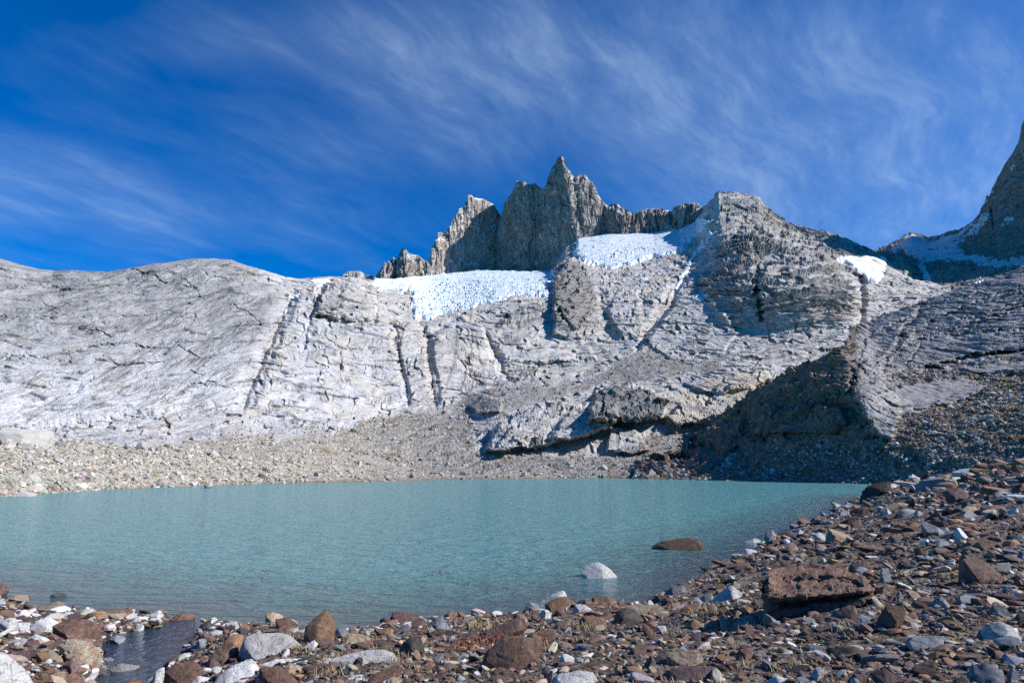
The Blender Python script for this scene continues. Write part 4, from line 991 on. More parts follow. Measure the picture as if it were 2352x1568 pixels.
# ---- stones standing in the lake
R(7, [(1712, 240), (1725, 200), (1750, 180), (1800, 175), (1825, 157), (1860, 170), (1920, 210), (1970, 260), (1900, 280), (1860, 286), (1720, 274)], 'W', 'white granite boulder standing alone in the lake with water around it', 'white boulder in the lake', ridge=-0.05)
R(8, [(0, 525), (80, 490), (180, 475), (260, 467), (310, 480), (340, 515), (330, 548), (200, 556), (0, 545)], 'R', 'long flat rust-brown boulder lying in the lake with a pale right face', 'long brown boulder in the lake', ridge=0.15, depth=0.5)
R(8, [(595, 497), (660, 472), (700, 490), (690, 502), (610, 504)], 'W', 'small white stone just breaking the water near the right shore')
R(6, [(330, 226), (355, 205), (420, 200), (460, 218), (400, 234)], 'N', 'dark low stone in the lake off the left shore', 'dark stone off the left shore')
R(6, [(-40, 130), (0, 130), (30, 140), (70, 180), (40, 200), (20, 226), (-40, 228)], 'R', 'brown boulder half in the lake at the very left edge')
# ---- lower left: shore, stream and big blocks
R(6, [(45, 243), (110, 215), (190, 215), (200, 265), (170, 277), (60, 264)], 'T', 'flat tan-brown stone at the left waterline', 'flat tan stone at the left waterline')
R(6, [(250, 302), (300, 285), (380, 255), (415, 260), (460, 292), (380, 332), (260, 327)], 'T', 'low brown stone with a ridge at the left waterline beside white cobbles')
R(6, [(585, 352), (620, 320), (700, 325), (770, 355), (815, 378), (740, 388), (650, 388), (590, 372)], 'O', 'flat orange-brown stone on the left bank where the stream leaves the lake', 'flat orange stone at the stream mouth', ridge=-0.4)
R(6, [(790, 312), (870, 297), (900, 325), (880, 372), (810, 372)], 'R', 'brown block at the left of the stream mouth')
R(6, [(1000, 347), (1075, 312), (1105, 355), (1060, 383), (1010, 375)], 'W', 'white stone with a pointed top in the stream mouth', 'pointed white stone in the stream mouth')
R(6, [(1130, 382), (1220, 330), (1330, 350), (1290, 388), (1180, 398)], 'R', 'brown roof-shaped stone rising from the stream mouth', ridge=-0.2)
R(6, [(345, 425), (480, 372), (560, 370), (650, 395), (690, 440), (680, 495), (600, 520), (390, 530), (350, 505)], 'R', 'big weathered brown boulder on the left bank of the stream', 'big brown boulder on the left bank', ridge=-0.45, depth=0.7)
R(6, [(185, 442), (250, 380), (330, 362), (400, 395), (340, 465), (230, 478)], 'W', 'white sloping boulder behind the big brown boulder on the left bank')
R(6, [(-10, 400), (50, 365), (110, 370), (130, 420), (120, 475), (-10, 475)], 'W', 'bright white boulder at the left edge above the gravel')
R(6, [(110, 397), (210, 400), (190, 450), (120, 450)], 'W', 'small white slab wedged between two white boulders at the left')
R(6, [(380, 550), (480, 505), (580, 520), (650, 560), (690, 620), (690, 670), (600, 690), (500, 675), (420, 645)], 'L', 'orange and white lichen-crusted boulder beside the stream', 'lichen-crusted boulder beside the stream', rough=0.06)
R(6, [(725, 517), (780, 480), (845, 500), (840, 542), (760, 547)], 'B', 'bluish white-veined stone sitting alone in the stream', 'bluish stone in the stream')
R(6, [(-80, 590), (20, 585), (80, 640), (180, 720), (230, 800), (230, 900), (-80, 900)], 'W', 'huge white granite boulder cut off by the bottom left corner', 'huge white corner boulder', ridge=0.1, depth=0.8)
R(6, [(80, 622), (150, 590), (250, 595), (240, 652), (130, 672)], 'P', 'dark red-brown block beside the huge white corner boulder')
R(6, [(235, 655), (240, 600), (310, 585), (325, 640), (270, 682)], 'O', 'upright orange-brown stone left of the lichen-crusted boulder', 'upright orange stone')
R(6, [(420, 685), (500, 615), (545, 690), (500, 757), (430, 737)], 'P', 'plum-coloured wedge of rock below the lichen-crusted boulder', 'plum wedge by the stream')
R(6, [(320, 602), (380, 570), (395, 620), (370, 642), (325, 637)], 'W', 'white chunk tucked against the left side of the lichen-crusted boulder')
R(6, [(330, 750), (440, 720), (450, 770), (360, 802), (330, 792)], 'T', 'squat tan-brown block at the bottom left near the stream')
R(6, [(370, 795), (470, 760), (560, 765), (570, 840), (380, 840)], 'R', 'wet brown stone on the bottom edge at the left of the stream')
R(6, [(735, 713), (800, 675), (900, 690), (950, 692), (870, 737), (750, 747)], 'G', 'flat wet grey-brown stone lying in the stream near the bottom', 'flat wet stone in the stream')
R(6, [(690, 642), (740, 630), (770, 652), (720, 667)], 'G', 'small grey stone awash at the left edge of the stream')
R(6, [(820, 805), (900, 770), (960, 805), (900, 850), (830, 850)], 'R', 'brown stone in the stream at the bottom edge of the view')
R(6, [(85, 560), (0, 560), (10, 515), (110, 508), (120, 545)], 'O', 'orange-tan slab at the left edge above the dark red-brown block')
R(6, [(145, 560), (180, 520), (260, 515), (275, 550), (220, 570)], 'P', 'plum-brown stone on the left gravel between white and orange stones')
R(6, [(2030, 540), (2050, 430), (2120, 360), (2190, 310), (2235, 340), (2262, 420), (2250, 485), (2150, 545), (2060, 560)], 'O', 'tall upright orange-brown wedge of rock on the waterline', 'tall orange wedge at the waterline', ridge=-0.15, depth=0.55)
R(6, [(1780, 342), (1830, 325), (1910, 355), (1870, 402), (1785, 392)], 'T', 'tan-brown stone at the waterline behind a rounder brown one', 'tan stone at the waterline')
R(6, [(1845, 377), (1930, 365), (2010, 410), (1990, 438), (1860, 458)], 'R', 'rounded brown stone at the waterline left of the tall orange wedge')
R(6, [(1495, 445), (1520, 400), (1590, 395), (1615, 430), (1550, 462), (1500, 460)], 'W', 'rounded white stone on the spit between stream and lake', 'rounded white stone on the spit')
R(6, [(1410, 467), (1450, 448), (1515, 460), (1490, 482), (1420, 492)], 'W', 'flat white stone on the spit beside the stream')
R(6, [(1385, 655), (1470, 560), (1560, 478), (1655, 475), (1610, 560), (1590, 655), (1480, 705), (1400, 695)], 'O', 'tall rust-orange boulder leaning against the big white boulder', 'rust-orange boulder by the big white one', ridge=-0.2)
R(6, [(1600, 610), (1640, 500), (1720, 468), (1900, 470), (1980, 490), (2028, 540), (2000, 605), (1900, 625), (1800, 620), (1650, 655), (1600, 645)], 'W', 'big blocky white granite boulder near the left shore behind the grey pyramid', 'big blocky white boulder', ridge=-0.6, depth=0.7)
R(6, [(1100, 725), (1200, 670), (1310, 655), (1390, 720), (1380, 800), (1320, 840), (1100, 840)], 'R', 'dark brown boulder with a fractured front at the bottom edge', 'fractured brown boulder', ridge=0.45)
R(6, [(1015, 795), (1050, 720), (1110, 690), (1100, 830), (1020, 840)], 'W', 'white stone pressed against the left of the fractured brown boulder')
R(6, [(1420, 810), (1500, 730), (1620, 660), (1690, 640), (1740, 690), (1800, 770), (1840, 840), (1430, 850)], 'W', 'pale grey pyramid-shaped granite boulder at the bottom edge', 'grey pyramid boulder', ridge=0.0)
R(6, [(1280, 812), (1330, 755), (1420, 770), (1440, 795), (1400, 850), (1290, 850)], 'W', 'small white boulder between the fractured brown boulder and the grey pyramid')
R(6, [(1730, 700), (1880, 690), (1960, 750), (2040, 830), (1860, 845), (1740, 780)], 'R', 'flat rust-brown slab right of the grey pyramid boulder', 'flat rust slab by the pyramid', depth=0.6)
R(6, [(1740, 685), (1850, 645), (1990, 640), (2170, 640), (2120, 675), (2000, 695), (1850, 695)], 'W', 'long low white slab behind the flat rust-brown slab', 'long low white slab', depth=0.5)
R(6, [(1900, 703), (1950, 665), (2040, 700), (2030, 752), (1960, 752)], 'T', 'tan block in front of the long low white slab')
R(6, [(2030, 572), (2110, 515), (2140, 545), (2100, 583), (2040, 592)], 'W', 'white triangular stone at the foot of the tall orange wedge')
R(6, [(1315, 565), (1330, 510), (1390, 505), (1385, 562), (1340, 582)], 'B', 'blue-grey stone at the stream edge left of the rust-orange boulder')
R(6, [(2210, 495), (2270, 430), (2330, 440), (2360, 495), (2300, 525)], 'B', 'grey banded stone right of the tall orange wedge', 'grey banded stone')
R(6, [(2180, 700), (2240, 665), (2290, 690), (2280, 730), (2200, 735)], 'R', 'small rust block right of the long low white slab')
# ---- middle of the near shore
R(7, [(430, 555), (450, 490), (510, 487), (600, 510), (660, 548), (560, 578), (440, 578)], 'P', 'dark plum-brown boulder on the waterline in the middle', 'dark plum boulder on the waterline', ridge=-0.3)
R(7, [(795, 522), (840, 487), (900, 510), (870, 543), (810, 547)], 'O', 'orange stone by the waterline right of the dark plum boulder')
R(7, [(695, 585), (740, 530), (790, 520), (820, 580), (845, 612), (760, 618)], 'B', 'dark slate-grey pointed rock just behind the shore', 'slate-grey pointed rock')
R(7, [(1005, 685), (1100, 610), (1200, 570), (1300, 530), (1345, 545), (1365, 612), (1250, 655), (1100, 695)], 'R', 'long brown slab tilted up behind the biggest brown boulder', 'long tilted brown slab', ridge=0.3, depth=0.5)
R(7, [(1350, 655), (1400, 630), (1450, 660), (1470, 745), (1440, 785), (1360, 780)], 'R', 'grey-brown block touching the right side of the biggest brown boulder')
R(7, [(1045, 845), (1090, 750), (1200, 670), (1300, 650), (1400, 670), (1455, 770), (1420, 835), (1300, 855), (1200, 895), (1060, 865)], 'R', 'biggest brown angular boulder in the middle of the stony shore', 'biggest brown boulder', ridge=-0.1, depth=0.75)
R(7, [(485, 793), (510, 710), (570, 660), (640, 660), (680, 762), (620, 797)], 'N', 'nearly black upright rock beside a long white slab', 'nearly black upright rock', ridge=0.2)
R(7, [(0, 820), (150, 780), (260, 752), (400, 748), (460, 770), (495, 817), (400, 847), (200, 845), (100, 855)], 'W', 'long white slab lying flat below the nearly black rock', 'long white slab', depth=0.5)
R(7, [(270, 815), (330, 770), (380, 765), (410, 800), (400, 845), (300, 845)], 'P', 'dark brown stone leaning on the front of the long white slab')
R(7, [(270, 965), (350, 900), (500, 840), (530, 860), (500, 920), (460, 975), (330, 995)], 'R', 'striped brown slab tilted up near the bottom edge', 'striped brown slab', ridge=0.3)
R(7, [(95, 695), (160, 640), (240, 645), (320, 670), (290, 712), (150, 720)], 'T', 'tan boulder with a flat front right of the tall orange wedge', 'tan boulder by the wedge')
R(7, [(1495, 985), (1560, 910), (1700, 890), (1800, 900), (1835, 960), (1820, 1020), (1520, 1020)], 'W', 'smooth speckled white boulder cut by the bottom edge in the middle', 'speckled white boulder at the bottom edge')
R(7, [(1565, 843), (1590, 780), (1620, 775), (1680, 805), (1675, 858), (1580, 860)], 'W', 'white granite block above the speckled white boulder', 'white granite block')
R(7, [(1410, 455), (1520, 380), (1605, 348), (1640, 390), (1560, 450), (1430, 495)], 'W', 'white-topped grey boulder at the waterline with a reddish one in front', 'white-topped boulder at the waterline', ridge=-0.5)
R(7, [(1470, 445), (1540, 400), (1620, 390), (1700, 440), (1650, 478), (1560, 493), (1480, 488)], 'O', 'reddish-orange boulder in front of the white-topped boulder', 'reddish boulder at the waterline')
R(7, [(1785, 455), (1790, 388), (1880, 392), (1918, 405), (1900, 458), (1820, 470)], 'R', 'squared rust-brown block at the waterline below the white lake boulder', 'squared brown block')
R(7, [(1720, 443), (1750, 412), (1780, 425), (1775, 468), (1730, 468)], 'O', 'small orange-brown stone left of the squared brown block')
R(7, [(1655, 483), (1680, 445), (1740, 445), (1790, 475), (1790, 517), (1700, 508)], 'W', 'white boulder on the shore just below the reddish boulder', 'white boulder below the reddish one')
R(7, [(1440, 513), (1470, 475), (1510, 490), (1520, 537), (1450, 547)], 'W', 'small white triangular stone below the white-topped boulder')
R(7, [(1690, 585), (1730, 520), (1870, 530), (1900, 560), (1880, 602), (1700, 602)], 'R', 'dark brown blocky stone below the squared brown block', 'dark blocky stone')
R(7, [(1930, 565), (1960, 490), (2010, 462), (2080, 480), (2150, 550), (2100, 592), (1940, 592)], 'N', 'dark mottled boulder with a peaked top right of the dark blocky stone', 'dark mottled peaked boulder')
R(7, [(1960, 458), (2100, 445), (2250, 450), (2300, 500), (2180, 532), (2000, 492)], 'T', 'broad flat brown slab behind the dark mottled peaked boulder', 'broad flat brown slab', depth=0.6)
R(7, [(2165, 433), (2230, 385), (2300, 385), (2340, 420), (2290, 447), (2180, 442)], 'N', 'dark stone on the waterline right of the broad flat brown slab')
R(7, [(2275, 355), (2330, 322), (2390, 330), (2400, 382), (2300, 382)], 'B', 'grey-brown stone at the waterline where the shore turns right')
R(7, [(2210, 623), (2230, 590), (2290, 590), (2300, 632), (2220, 637)], 'W', 'pinkish white cube of rock below the broad flat brown slab')
R(7, [(1855, 673), (1900, 642), (1965, 655), (1930, 682)], 'W', 'flat white chip right of the dark blocky stone')
R(7, [(650, 853), (680, 810), (740, 840), (730, 862), (660, 872)], 'R', 'small brown pointed stone between the long white slab and the biggest boulder')
R(7, [(-10, 850), (60, 830), (105, 850), (90, 888), (-10, 893)], 'P', 'dark red stone left of the long white slab')
R(7, [(145, 947), (200, 920), (265, 915), (240, 953), (160, 957)], 'W', 'flat white stone left of the striped brown slab')
R(7, [(1700, 1000), (1860, 960), (1900, 1000), (1880, 1030), (1700, 1030)], 'N', 'dark stone on the bottom edge right of the speckled white boulder')
R(7, [(1105, 930), (1160, 910), (1240, 930), (1220, 965), (1120, 965)], 'P', 'purple-brown stone in front of the biggest brown boulder')
R(7, [(2140, 850), (2190, 780), (2225, 830), (2215, 885), (2160, 885)], 'P', 'plum-purple upright stone at the right of the white granite block')
R(7, [(2290, 790), (2330, 765), (2420, 770), (2420, 850), (2300, 850)], 'N', 'squarish dark stone right of the plum-purple upright stone')
R(7, [(2020, 790), (2060, 735), (2170, 730), (2160, 780), (2040, 800)], 'R', 'flat brown block behind the plum-purple upright stone')
R(7, [(1940, 880), (1970, 840), (2005, 890), (1990, 925), (1950, 920)], 'T', 'thin tan flake standing on edge near the plum-purple stone')
# ---- right-hand shore
ledge_block(8, [712, 745, 800, 850, 1000, 1150, 1250, 1340, 1395, 1415],
    [([955, 978, 988, 968, 952, 932, 917, 897, 872, 847], [.30, .02, .0, .02, .05, .08, .1, .14, .25, .45]),
     ([905, 925, 932, 925, 905, 885, 872, 858, 845, 838], [.32, .06, .05, .07, .1, .12, .14, .16, .25, .45]),
     ([874, 884, 892, 892, 872, 853, 839, 830, 827, 826], [.32, .08, .12, .30, .34, .34, .34, .3, .28, .45]),
     ([845, 846, 850, 851, 840, 829, 819, 807, 809, 816], [.32, .06, .02, .02, .02, .02, .04, .1, .22, .46]),
     ([806, 790, 793, 787, 772, 759, 749, 745, 780, 806], [.36, .18, .22, .32, .34, .34, .34, .3, .3, .48]),
     ([788, 752, 757, 752, 740, 733, 727, 726, 768, 799], [.42, .3, .5, .62, .64, .64, .6, .46, .38, .5]),
     ([782, 732, 722, 708, 702, 706, 714, 724, 764, 797], [.47, .42, .58, .70, .72, .72, .68, .54, .43, .52]),
     ([776, 706, 671, 657, 650, 654, 674, 717, 760, 794], [.52, .62, .95, 1.15, 1.2, 1.15, 1.05, .72, .5, .55]),
     ([782, 715, 680, 668, 660, 664, 684, 724, 764, 796], [.6, .95, 1.4, 1.6, 1.65, 1.6, 1.45, 1.0, .62, .58]),
     ([1000, 1000, 1000, 1000, 980, 960, 945, 930, 900, 860], [.65, 1.0, 1.45, 1.65, 1.7, 1.65, 1.5, 1.05, .67, .6])],
    (1050, 945), 'R', 'great reddish-brown layered slab on the right shore with a dark recess under it', 'great layered red slab')
R(8, [(715, 475), (730, 430), (770, 418), (795, 450), (790, 505), (740, 515)], 'G', 'white and grey boulder on the waterline of the right shore', 'grey boulder on the right waterline')
R(8, [(795, 443), (860, 430), (890, 455), (850, 475), (800, 470)], 'R', 'brown stone touching the grey boulder on the right waterline')
R(8, [(735, 520), (760, 480), (805, 495), (800, 525), (750, 530)], 'N', 'black wet stone below the grey boulder on the right waterline')
R(8, [(1015, 448), (1060, 435), (1115, 455), (1110, 482), (1050, 494)], 'W', 'white angular stone on the pale gravel above the right waterline', 'white angular stone on the gravel')
R(8, [(910, 455), (940, 415), (975, 440), (940, 468)], 'W', 'white pointed stone at the right waterline')
R(8, [(1175, 323), (1210, 300), (1250, 305), (1265, 327), (1180, 343)], 'W', 'white stone at the water far up the right shore', 'white stone far up the shore')
R(8, [(1310, 245), (1330, 180), (1370, 140), (1480, 120), (1520, 105), (1525, 180), (1430, 215), (1370, 255), (1315, 268)], 'N', 'large dark craggy boulder at the far end of the right shore', 'large dark craggy boulder', ridge=0.2, rough=0.06)
R(8, [(1680, 173), (1690, 115), (1715, 105), (1735, 150), (1700, 178)], 'R', 'dark fin of rock right of the large dark craggy boulder')
R(8, [(1845, 195), (1870, 160), (1940, 152), (2000, 185), (2025, 225), (1960, 268), (1870, 255)], 'P', 'big rounded plum-grey boulder high on the right shore', 'rounded plum-grey boulder', ridge=0.2)
R(8, [(1955, 262), (2000, 240), (2050, 280), (2000, 298), (1960, 293)], 'N', 'dark block just below the rounded plum-grey boulder')
R(8, [(1935, 765), (1935, 600), (1990, 545), (2070, 590), (2150, 650), (2230, 725), (2150, 755), (2000, 775)], 'R', 'tall dark brown boulder with a steep front on the right slope', 'tall dark brown boulder', ridge=0.1, depth=0.6)
R(8, [(1920, 540), (1990, 490), (2100, 480), (2180, 500), (2150, 545), (2000, 560)], 'O', 'pale reddish slab behind the tall dark brown boulder', 'pale reddish slab')
R(8, [(375, 875), (440, 810), (510, 762), (560, 800), (605, 858), (540, 875)], 'W', 'white pyramid-shaped boulder left of the great layered slab', 'white pyramid boulder', ridge=-0.1)
R(8, [(275, 885), (340, 830), (385, 815), (405, 850), (380, 890)], 'G', 'grey-white stone left of the white pyramid boulder')
R(8, [(480, 775), (530, 740), (570, 760), (565, 808), (530, 795)], 'T', 'tan stone peeking out behind the white pyramid boulder')
R(8, [(90, 825), (130, 780), (200, 765), (240, 810), (190, 838)], 'G', 'grey domed stone near the water left of the white pyramid', 'grey domed stone')
R(8, [(0, 875), (40, 830), (100, 830), (120, 872), (60, 893)], 'N', 'dark stone beside the grey domed stone')
R(8, [(125, 945), (220, 900), (310, 885), (350, 932), (290, 965), (150, 955)], 'O', 'brown stone with an orange sunlit right face beside dry grass', 'brown stone with orange face', ridge=0.2)
R(8, [(500, 1035), (580, 955), (640, 955), (720, 1032), (640, 1068), (520, 1055)], 'B', 'dark blue-grey boulder in front of the great layered slab', 'dark blue-grey boulder')
R(8, [(95, 1265), (100, 1190), (220, 1180), (310, 1170), (340, 1262), (250, 1283)], 'T', 'sunlit brown block with square edges near the bottom', 'sunlit square brown block', ridge=0.4)
R(8, [(55, 1345), (130, 1290), (260, 1275), (420, 1280), (410, 1332), (300, 1375), (80, 1370)], 'P', 'flat plum-coloured slab below the sunlit square brown block', 'flat plum slab')
R(8, [(690, 1395), (800, 1330), (900, 1370), (960, 1410), (750, 1425)], 'W', 'white boulder cut by the bottom edge right of the flat plum slab', 'white boulder at the bottom edge')
R(8, [(1115, 1165), (1200, 1145), (1290, 1150), (1400, 1210), (1250, 1243), (1120, 1243)], 'N', 'dark brown block with a flat top in the lower right rubble', 'dark flat-topped block')
R(8, [(1595, 1115), (1650, 1085), (1850, 1085), (1930, 1150), (1800, 1195), (1620, 1185)], 'G', 'large dark grey stone left of the large pale flat boulder', 'large dark grey stone')
R(8, [(2055, 1085), (2110, 1010), (2200, 990), (2260, 1010), (2355, 1112), (2200, 1143), (2080, 1125)], 'W', 'large pale flat boulder near the right edge', 'large pale flat boulder', ridge=-0.2)
R(8, [(1410, 1045), (1430, 970), (1480, 890), (1620, 900), (1600, 980), (1570, 1045), (1430, 1065)], 'R', 'brown boulder with a pale flake against its right side', 'brown boulder with pale flake', ridge=0.2)
R(8, [(1530, 965), (1570, 930), (1690, 1000), (1640, 1015)], 'T', 'pale sandy flake leaning on a brown boulder')
R(8, [(1605, 1013), (1640, 995), (1715, 1022), (1690, 1043), (1610, 1038)], 'W', 'white stone at the foot of the pale sandy flake')
R(8, [(1275, 1005), (1380, 990), (1415, 1010), (1400, 1053), (1290, 1050)], 'B', 'flat blue-grey slab left of the brown boulder with the pale flake', 'flat blue-grey slab', depth=0.6)
R(8, [(1980, 1345), (2020, 1260), (2120, 1250), (2220, 1300), (2240, 1400), (1990, 1410)], 'B', 'dark slate boulder in the bottom right corner', 'dark slate boulder in the corner')
R(8, [(2235, 1335), (2280, 1270), (2320, 1330), (2310, 1400), (2250, 1400)], 'B', 'bluish white upright stone in the bottom right corner')
R(8, [(1390, 1305), (1480, 1290), (1590, 1370), (1500, 1410), (1400, 1370)], 'P', 'plum-brown sloping slab on the bottom edge at the right')
R(8, [(1420, 1145), (1500, 1112), (1700, 1085), (1590, 1128), (1450, 1152)], 'T', 'long thin pale sliver of rock left of the large dark grey stone')
R(8, [(1620, 1255), (1800, 1180), (1850, 1200), (1780, 1248), (1650, 1268)], 'R', 'brown wedge with a sharp ridge below the large dark grey stone')
R(8, [(1240, 675), (1260, 632), (1350, 630), (1395, 680), (1330, 702), (1245, 692)], 'N', 'dark square stone behind the right end of the great layered slab', 'dark square stone')
R(8, [(1440, 752), (1450, 660), (1500, 660), (1520, 740), (1460, 757)], 'B', 'blue-white split stone right of the dark square stone', 'blue-white split stone')
R(8, [(1700, 745), (1830, 690), (1860, 722), (1800, 745)], 'R', 'low brown slab left of the tall dark brown boulder')
R(8, [(2270, 995), (2310, 940), (2400, 940), (2400, 1015), (2290, 1025)], 'N', 'dark stone at the right edge above the large pale flat boulder')
R(8, [(1455, 315), (1490, 280), (1530, 330), (1490, 343)], 'W', 'white leaning stone high on the right slope')
R(8, [(1650, 313), (1690, 295), (1720, 320), (1680, 348)], 'W', 'whitish stone right of the white leaning stone')
R(8, [(2095, 273), (2130, 245), (2165, 270), (2130, 288)], 'W', 'white rounded stone right of the rounded plum-grey boulder')
R(8, [(2230, 303), (2310, 280), (2325, 310), (2250, 333)], 'W', 'white wedge-shaped stone at the upper right')
R(8, [(2270, 155), (2350, 120), (2400, 180), (2280, 188)], 'R', 'brown boulder at the right edge high on the slope')
R(8, [(2300, 595), (2320, 550), (2400, 550), (2400, 635), (2310, 635)], 'B', 'bluish white boulder at the right edge beside the tall dark brown one')
R(8, [(850, 953), (900, 925), (1030, 925), (1050, 947), (900, 963)], 'G', 'flat light grey slab lying in front of the great layered slab')
R(8, [(1090, 985), (1180, 920), (1270, 885), (1320, 932), (1270, 995), (1120, 1003)], 'R', 'brown wedge with a tan lit end right of the flat light grey slab', 'brown wedge with lit end', ridge=0.4)
R(8, [(1410, 800), (1480, 762), (1560, 800), (1530, 825), (1430, 830)], 'T', 'light brown slab right of the great layered slab')
R(8, [(1520, 860), (1570, 800), (1600, 850), (1560, 870)], 'B', 'blue-grey flake right of the light brown slab')
R(8, [(1720, 920), (1800, 845), (1850, 850), (1905, 915), (1820, 930)], 'G', 'grey stone with a white right face in the right rubble')
R(8, [(2100, 960), (2150, 890), (2230, 900), (2280, 965), (2180, 985)], 'B', 'dark blue-grey stone above the large pale flat boulder')
R(8, [(520, 1230), (560, 1170), (640, 1160), (650, 1220), (560, 1245)], 'R', 'rust wedge between the sunlit square block and the dark flat-topped block')
R(8, [(930, 1190), (1000, 1145), (1110, 1150), (1100, 1185), (960, 1205)], 'B', 'flat blue-grey stone left of the dark flat-topped block')
R(8, [(1000, 1350), (1040, 1280), (1100, 1290), (1090, 1360), (1020, 1370)], 'W', 'pale grey stone on the lower rubble right of the white bottom boulder')
R(8, [(1240, 1370), (1280, 1320), (1370, 1330), (1380, 1390), (1260, 1395)], 'R', 'rust-brown chunk on the bottom edge left of the plum-brown slab')
# ---- far shore at the left: blocks on the moraine
FAR = 'boulders on the far moraine'
R(1, [(-40, 1150), (100, 1140), (300, 1150), (345, 1165), (330, 1228), (150, 1238), (-40, 1238)], 'F', 'house-sized pale block sitting on the left moraine under the slab', None, depth=0.5)
R(1, [(5, 1245), (50, 1230), (100, 1238), (80, 1268), (10, 1272)], 'F', 'pale boulder below the left end of the house-sized block')
R(1, [(100, 1240), (190, 1225), (200, 1262), (110, 1272)], 'F', 'pale squarish boulder below the middle of the house-sized block')
R(1, [(200, 1255), (230, 1238), (300, 1240), (290, 1265), (210, 1270)], 'F', 'low boulder below the right end of the house-sized block')
R(1, [(310, 1240), (340, 1215), (395, 1222), (400, 1245), (330, 1250)], 'G', 'grey boulder right of the house-sized block')
R(1, [(800, 1253), (840, 1215), (890, 1222), (880, 1268), (810, 1268)], 'F', 'upright pale block on the crest of the left moraine')
R(1, [(130, 1433), (170, 1405), (240, 1422), (250, 1453), (170, 1463)], 'F', 'tan boulder on the left moraine just above the water', None)
R(1, [(120, 1493), (200, 1470), (280, 1490), (270, 1518), (150, 1513)], 'F', 'long pale boulder by the water at the left end of the far shore')
R(1, [(60, 1543), (130, 1510), (220, 1527), (220, 1548)], 'F', 'flat pale boulder at the waterline of the far left shore')
R(1, [(1220, 1283), (1280, 1265), (1320, 1302), (1270, 1313)], 'F', 'pale leaning slab on the moraine below the ribs')
R(1, [(390, 1463), (430, 1450), (450, 1477), (400, 1487)], 'F', 'pale boulder of a small cluster near the far left water')
R(1, [(1035, 1402), (1060, 1385), (1090, 1407), (1060, 1427)], 'F', 'rounded pale boulder halfway up the left moraine')
R(1, [(1215, 1478), (1250, 1455), (1280, 1482), (1230, 1498)], 'F', 'pale boulder at the far waterline in the left middle')
R(3, [(2140, 1253), (2190, 1215), (2225, 1242), (2210, 1262)], 'G', 'grey boulder alone at the far waterline below the shaded hillside')
R(3, [(800, 1195), (830, 1165), (845, 1190), (820, 1205)], 'F', 'pale upright boulder in the central scree above the far shore')
R(3, [(540, 1180), (565, 1160), (590, 1172), (575, 1190)], 'F', 'small pale boulder in the scree left of the upright one')
# ================================================================ SMALLER STONES
def rand_rock(sub, rs, flat=0.6, n=11, power=60, rough=0.04):
    N = rs.normal(size=(n, 3)); N /= np.linalg.norm(N, axis=1, keepdims=True)
    N = np.vstack([N, [[0, 0, 1], [0, 0, -1]]]); h = np.append(rs.uniform(0.62, 1.0, n), [rs.uniform(.6, .95), 0.9])
    dims = np.array([1.15, rs.uniform(0.42, 0.95), 1.0])
    P, f = carve_rock(N, h, (1, 1, 1), sub, rs, power, 3 if sub > 2 else 0, rough if sub > 1 else 0.0)
    P = P * dims * np.array([1, 1, flat])
    return P, f

def cell_area(S, ok):
    x, y = S.X, S.Y
    a = np.abs((x[1:, 1:] - x[:-1, :-1]) * (y[1:, :-1] - y[:-1, 1:]) - (x[1:, :-1] - x[:-1, 1:]) * (y[1:, 1:] - y[:-1, :-1])) * 0.5
    return a * ok[1:, 1:]

def sow(S, weight, n, rs):
    w = (cell_area(S, weight)).ravel(); c = np.cumsum(w); k = np.searchsorted(c, rs.rand(n) * c[-1])
    i, j = np.unravel_index(np.minimum(k, len(w) - 1), (S.sh[0] - 1, S.sh[1] - 1)); fi, fj = rs.rand(n)[:, None], rs.rand(n)[:, None]
    P = (S.P[i, j] * (1 - fj) + S.P[i, j + 1] * fj) * (1 - fi) + (S.P[i + 1, j] * (1 - fj) + S.P[i + 1, j + 1] * fj) * fi
    return P, i, j

def strew(name, pos, size, cols, lib, mat, rs, label, sink=0.25, tilt=0.35, cat=None):
    """All the uncountable small stones as one mesh with a colour per stone."""
    Vs, Fs, Cs, base = [], [], [], 0
    pick = rs.randint(0, len(lib), len(pos))
    for t, (P, f) in enumerate(lib):
        k = np.where(pick == t)[0]
        if not len(k): continue
        m = len(k); yaw = rs.uniform(0, 2 * np.pi, m); tx = rs.normal(0, tilt, m); ty = rs.normal(0, tilt, m)
        cy, sy = np.cos(yaw), np.sin(yaw)
        Q = np.repeat(P[None], m, 0) * rs.uniform(0.75, 1.3, (m, 1, 3))
        x = Q[..., 0] * cy[:, None] - Q[..., 1] * sy[:, None]; y = Q[..., 0] * sy[:, None] + Q[..., 1] * cy[:, None]; z = Q[..., 2]
        c, s_ = np.cos(tx)[:, None], np.sin(tx)[:, None]; y, z = y * c - z * s_, y * s_ + z * c
        c, s_ = np.cos(ty)[:, None], np.sin(ty)[:, None]; x, z = x * c - z * s_, x * s_ + z * c
        Q = np.stack([x, y, z + (0.5 - sink) * 0.6], -1) * size[k][:, None, None] + pos[k][:, None, :]
        nv = P.shape[0]
        Vs.append(Q.reshape(-1, 3)); Fs.append((f[None] + (base + np.arange(m) * nv)[:, None, None]).reshape(-1, 3)); base += m * nv
        Cs.append(np.repeat(cols[k], nv, 0))
    o = obj_from(name, np.vstack(Vs), np.vstack(Fs), mat, np.vstack(Cs), smooth=False)
    return tag(o, label, cat or name, kind='stuff')

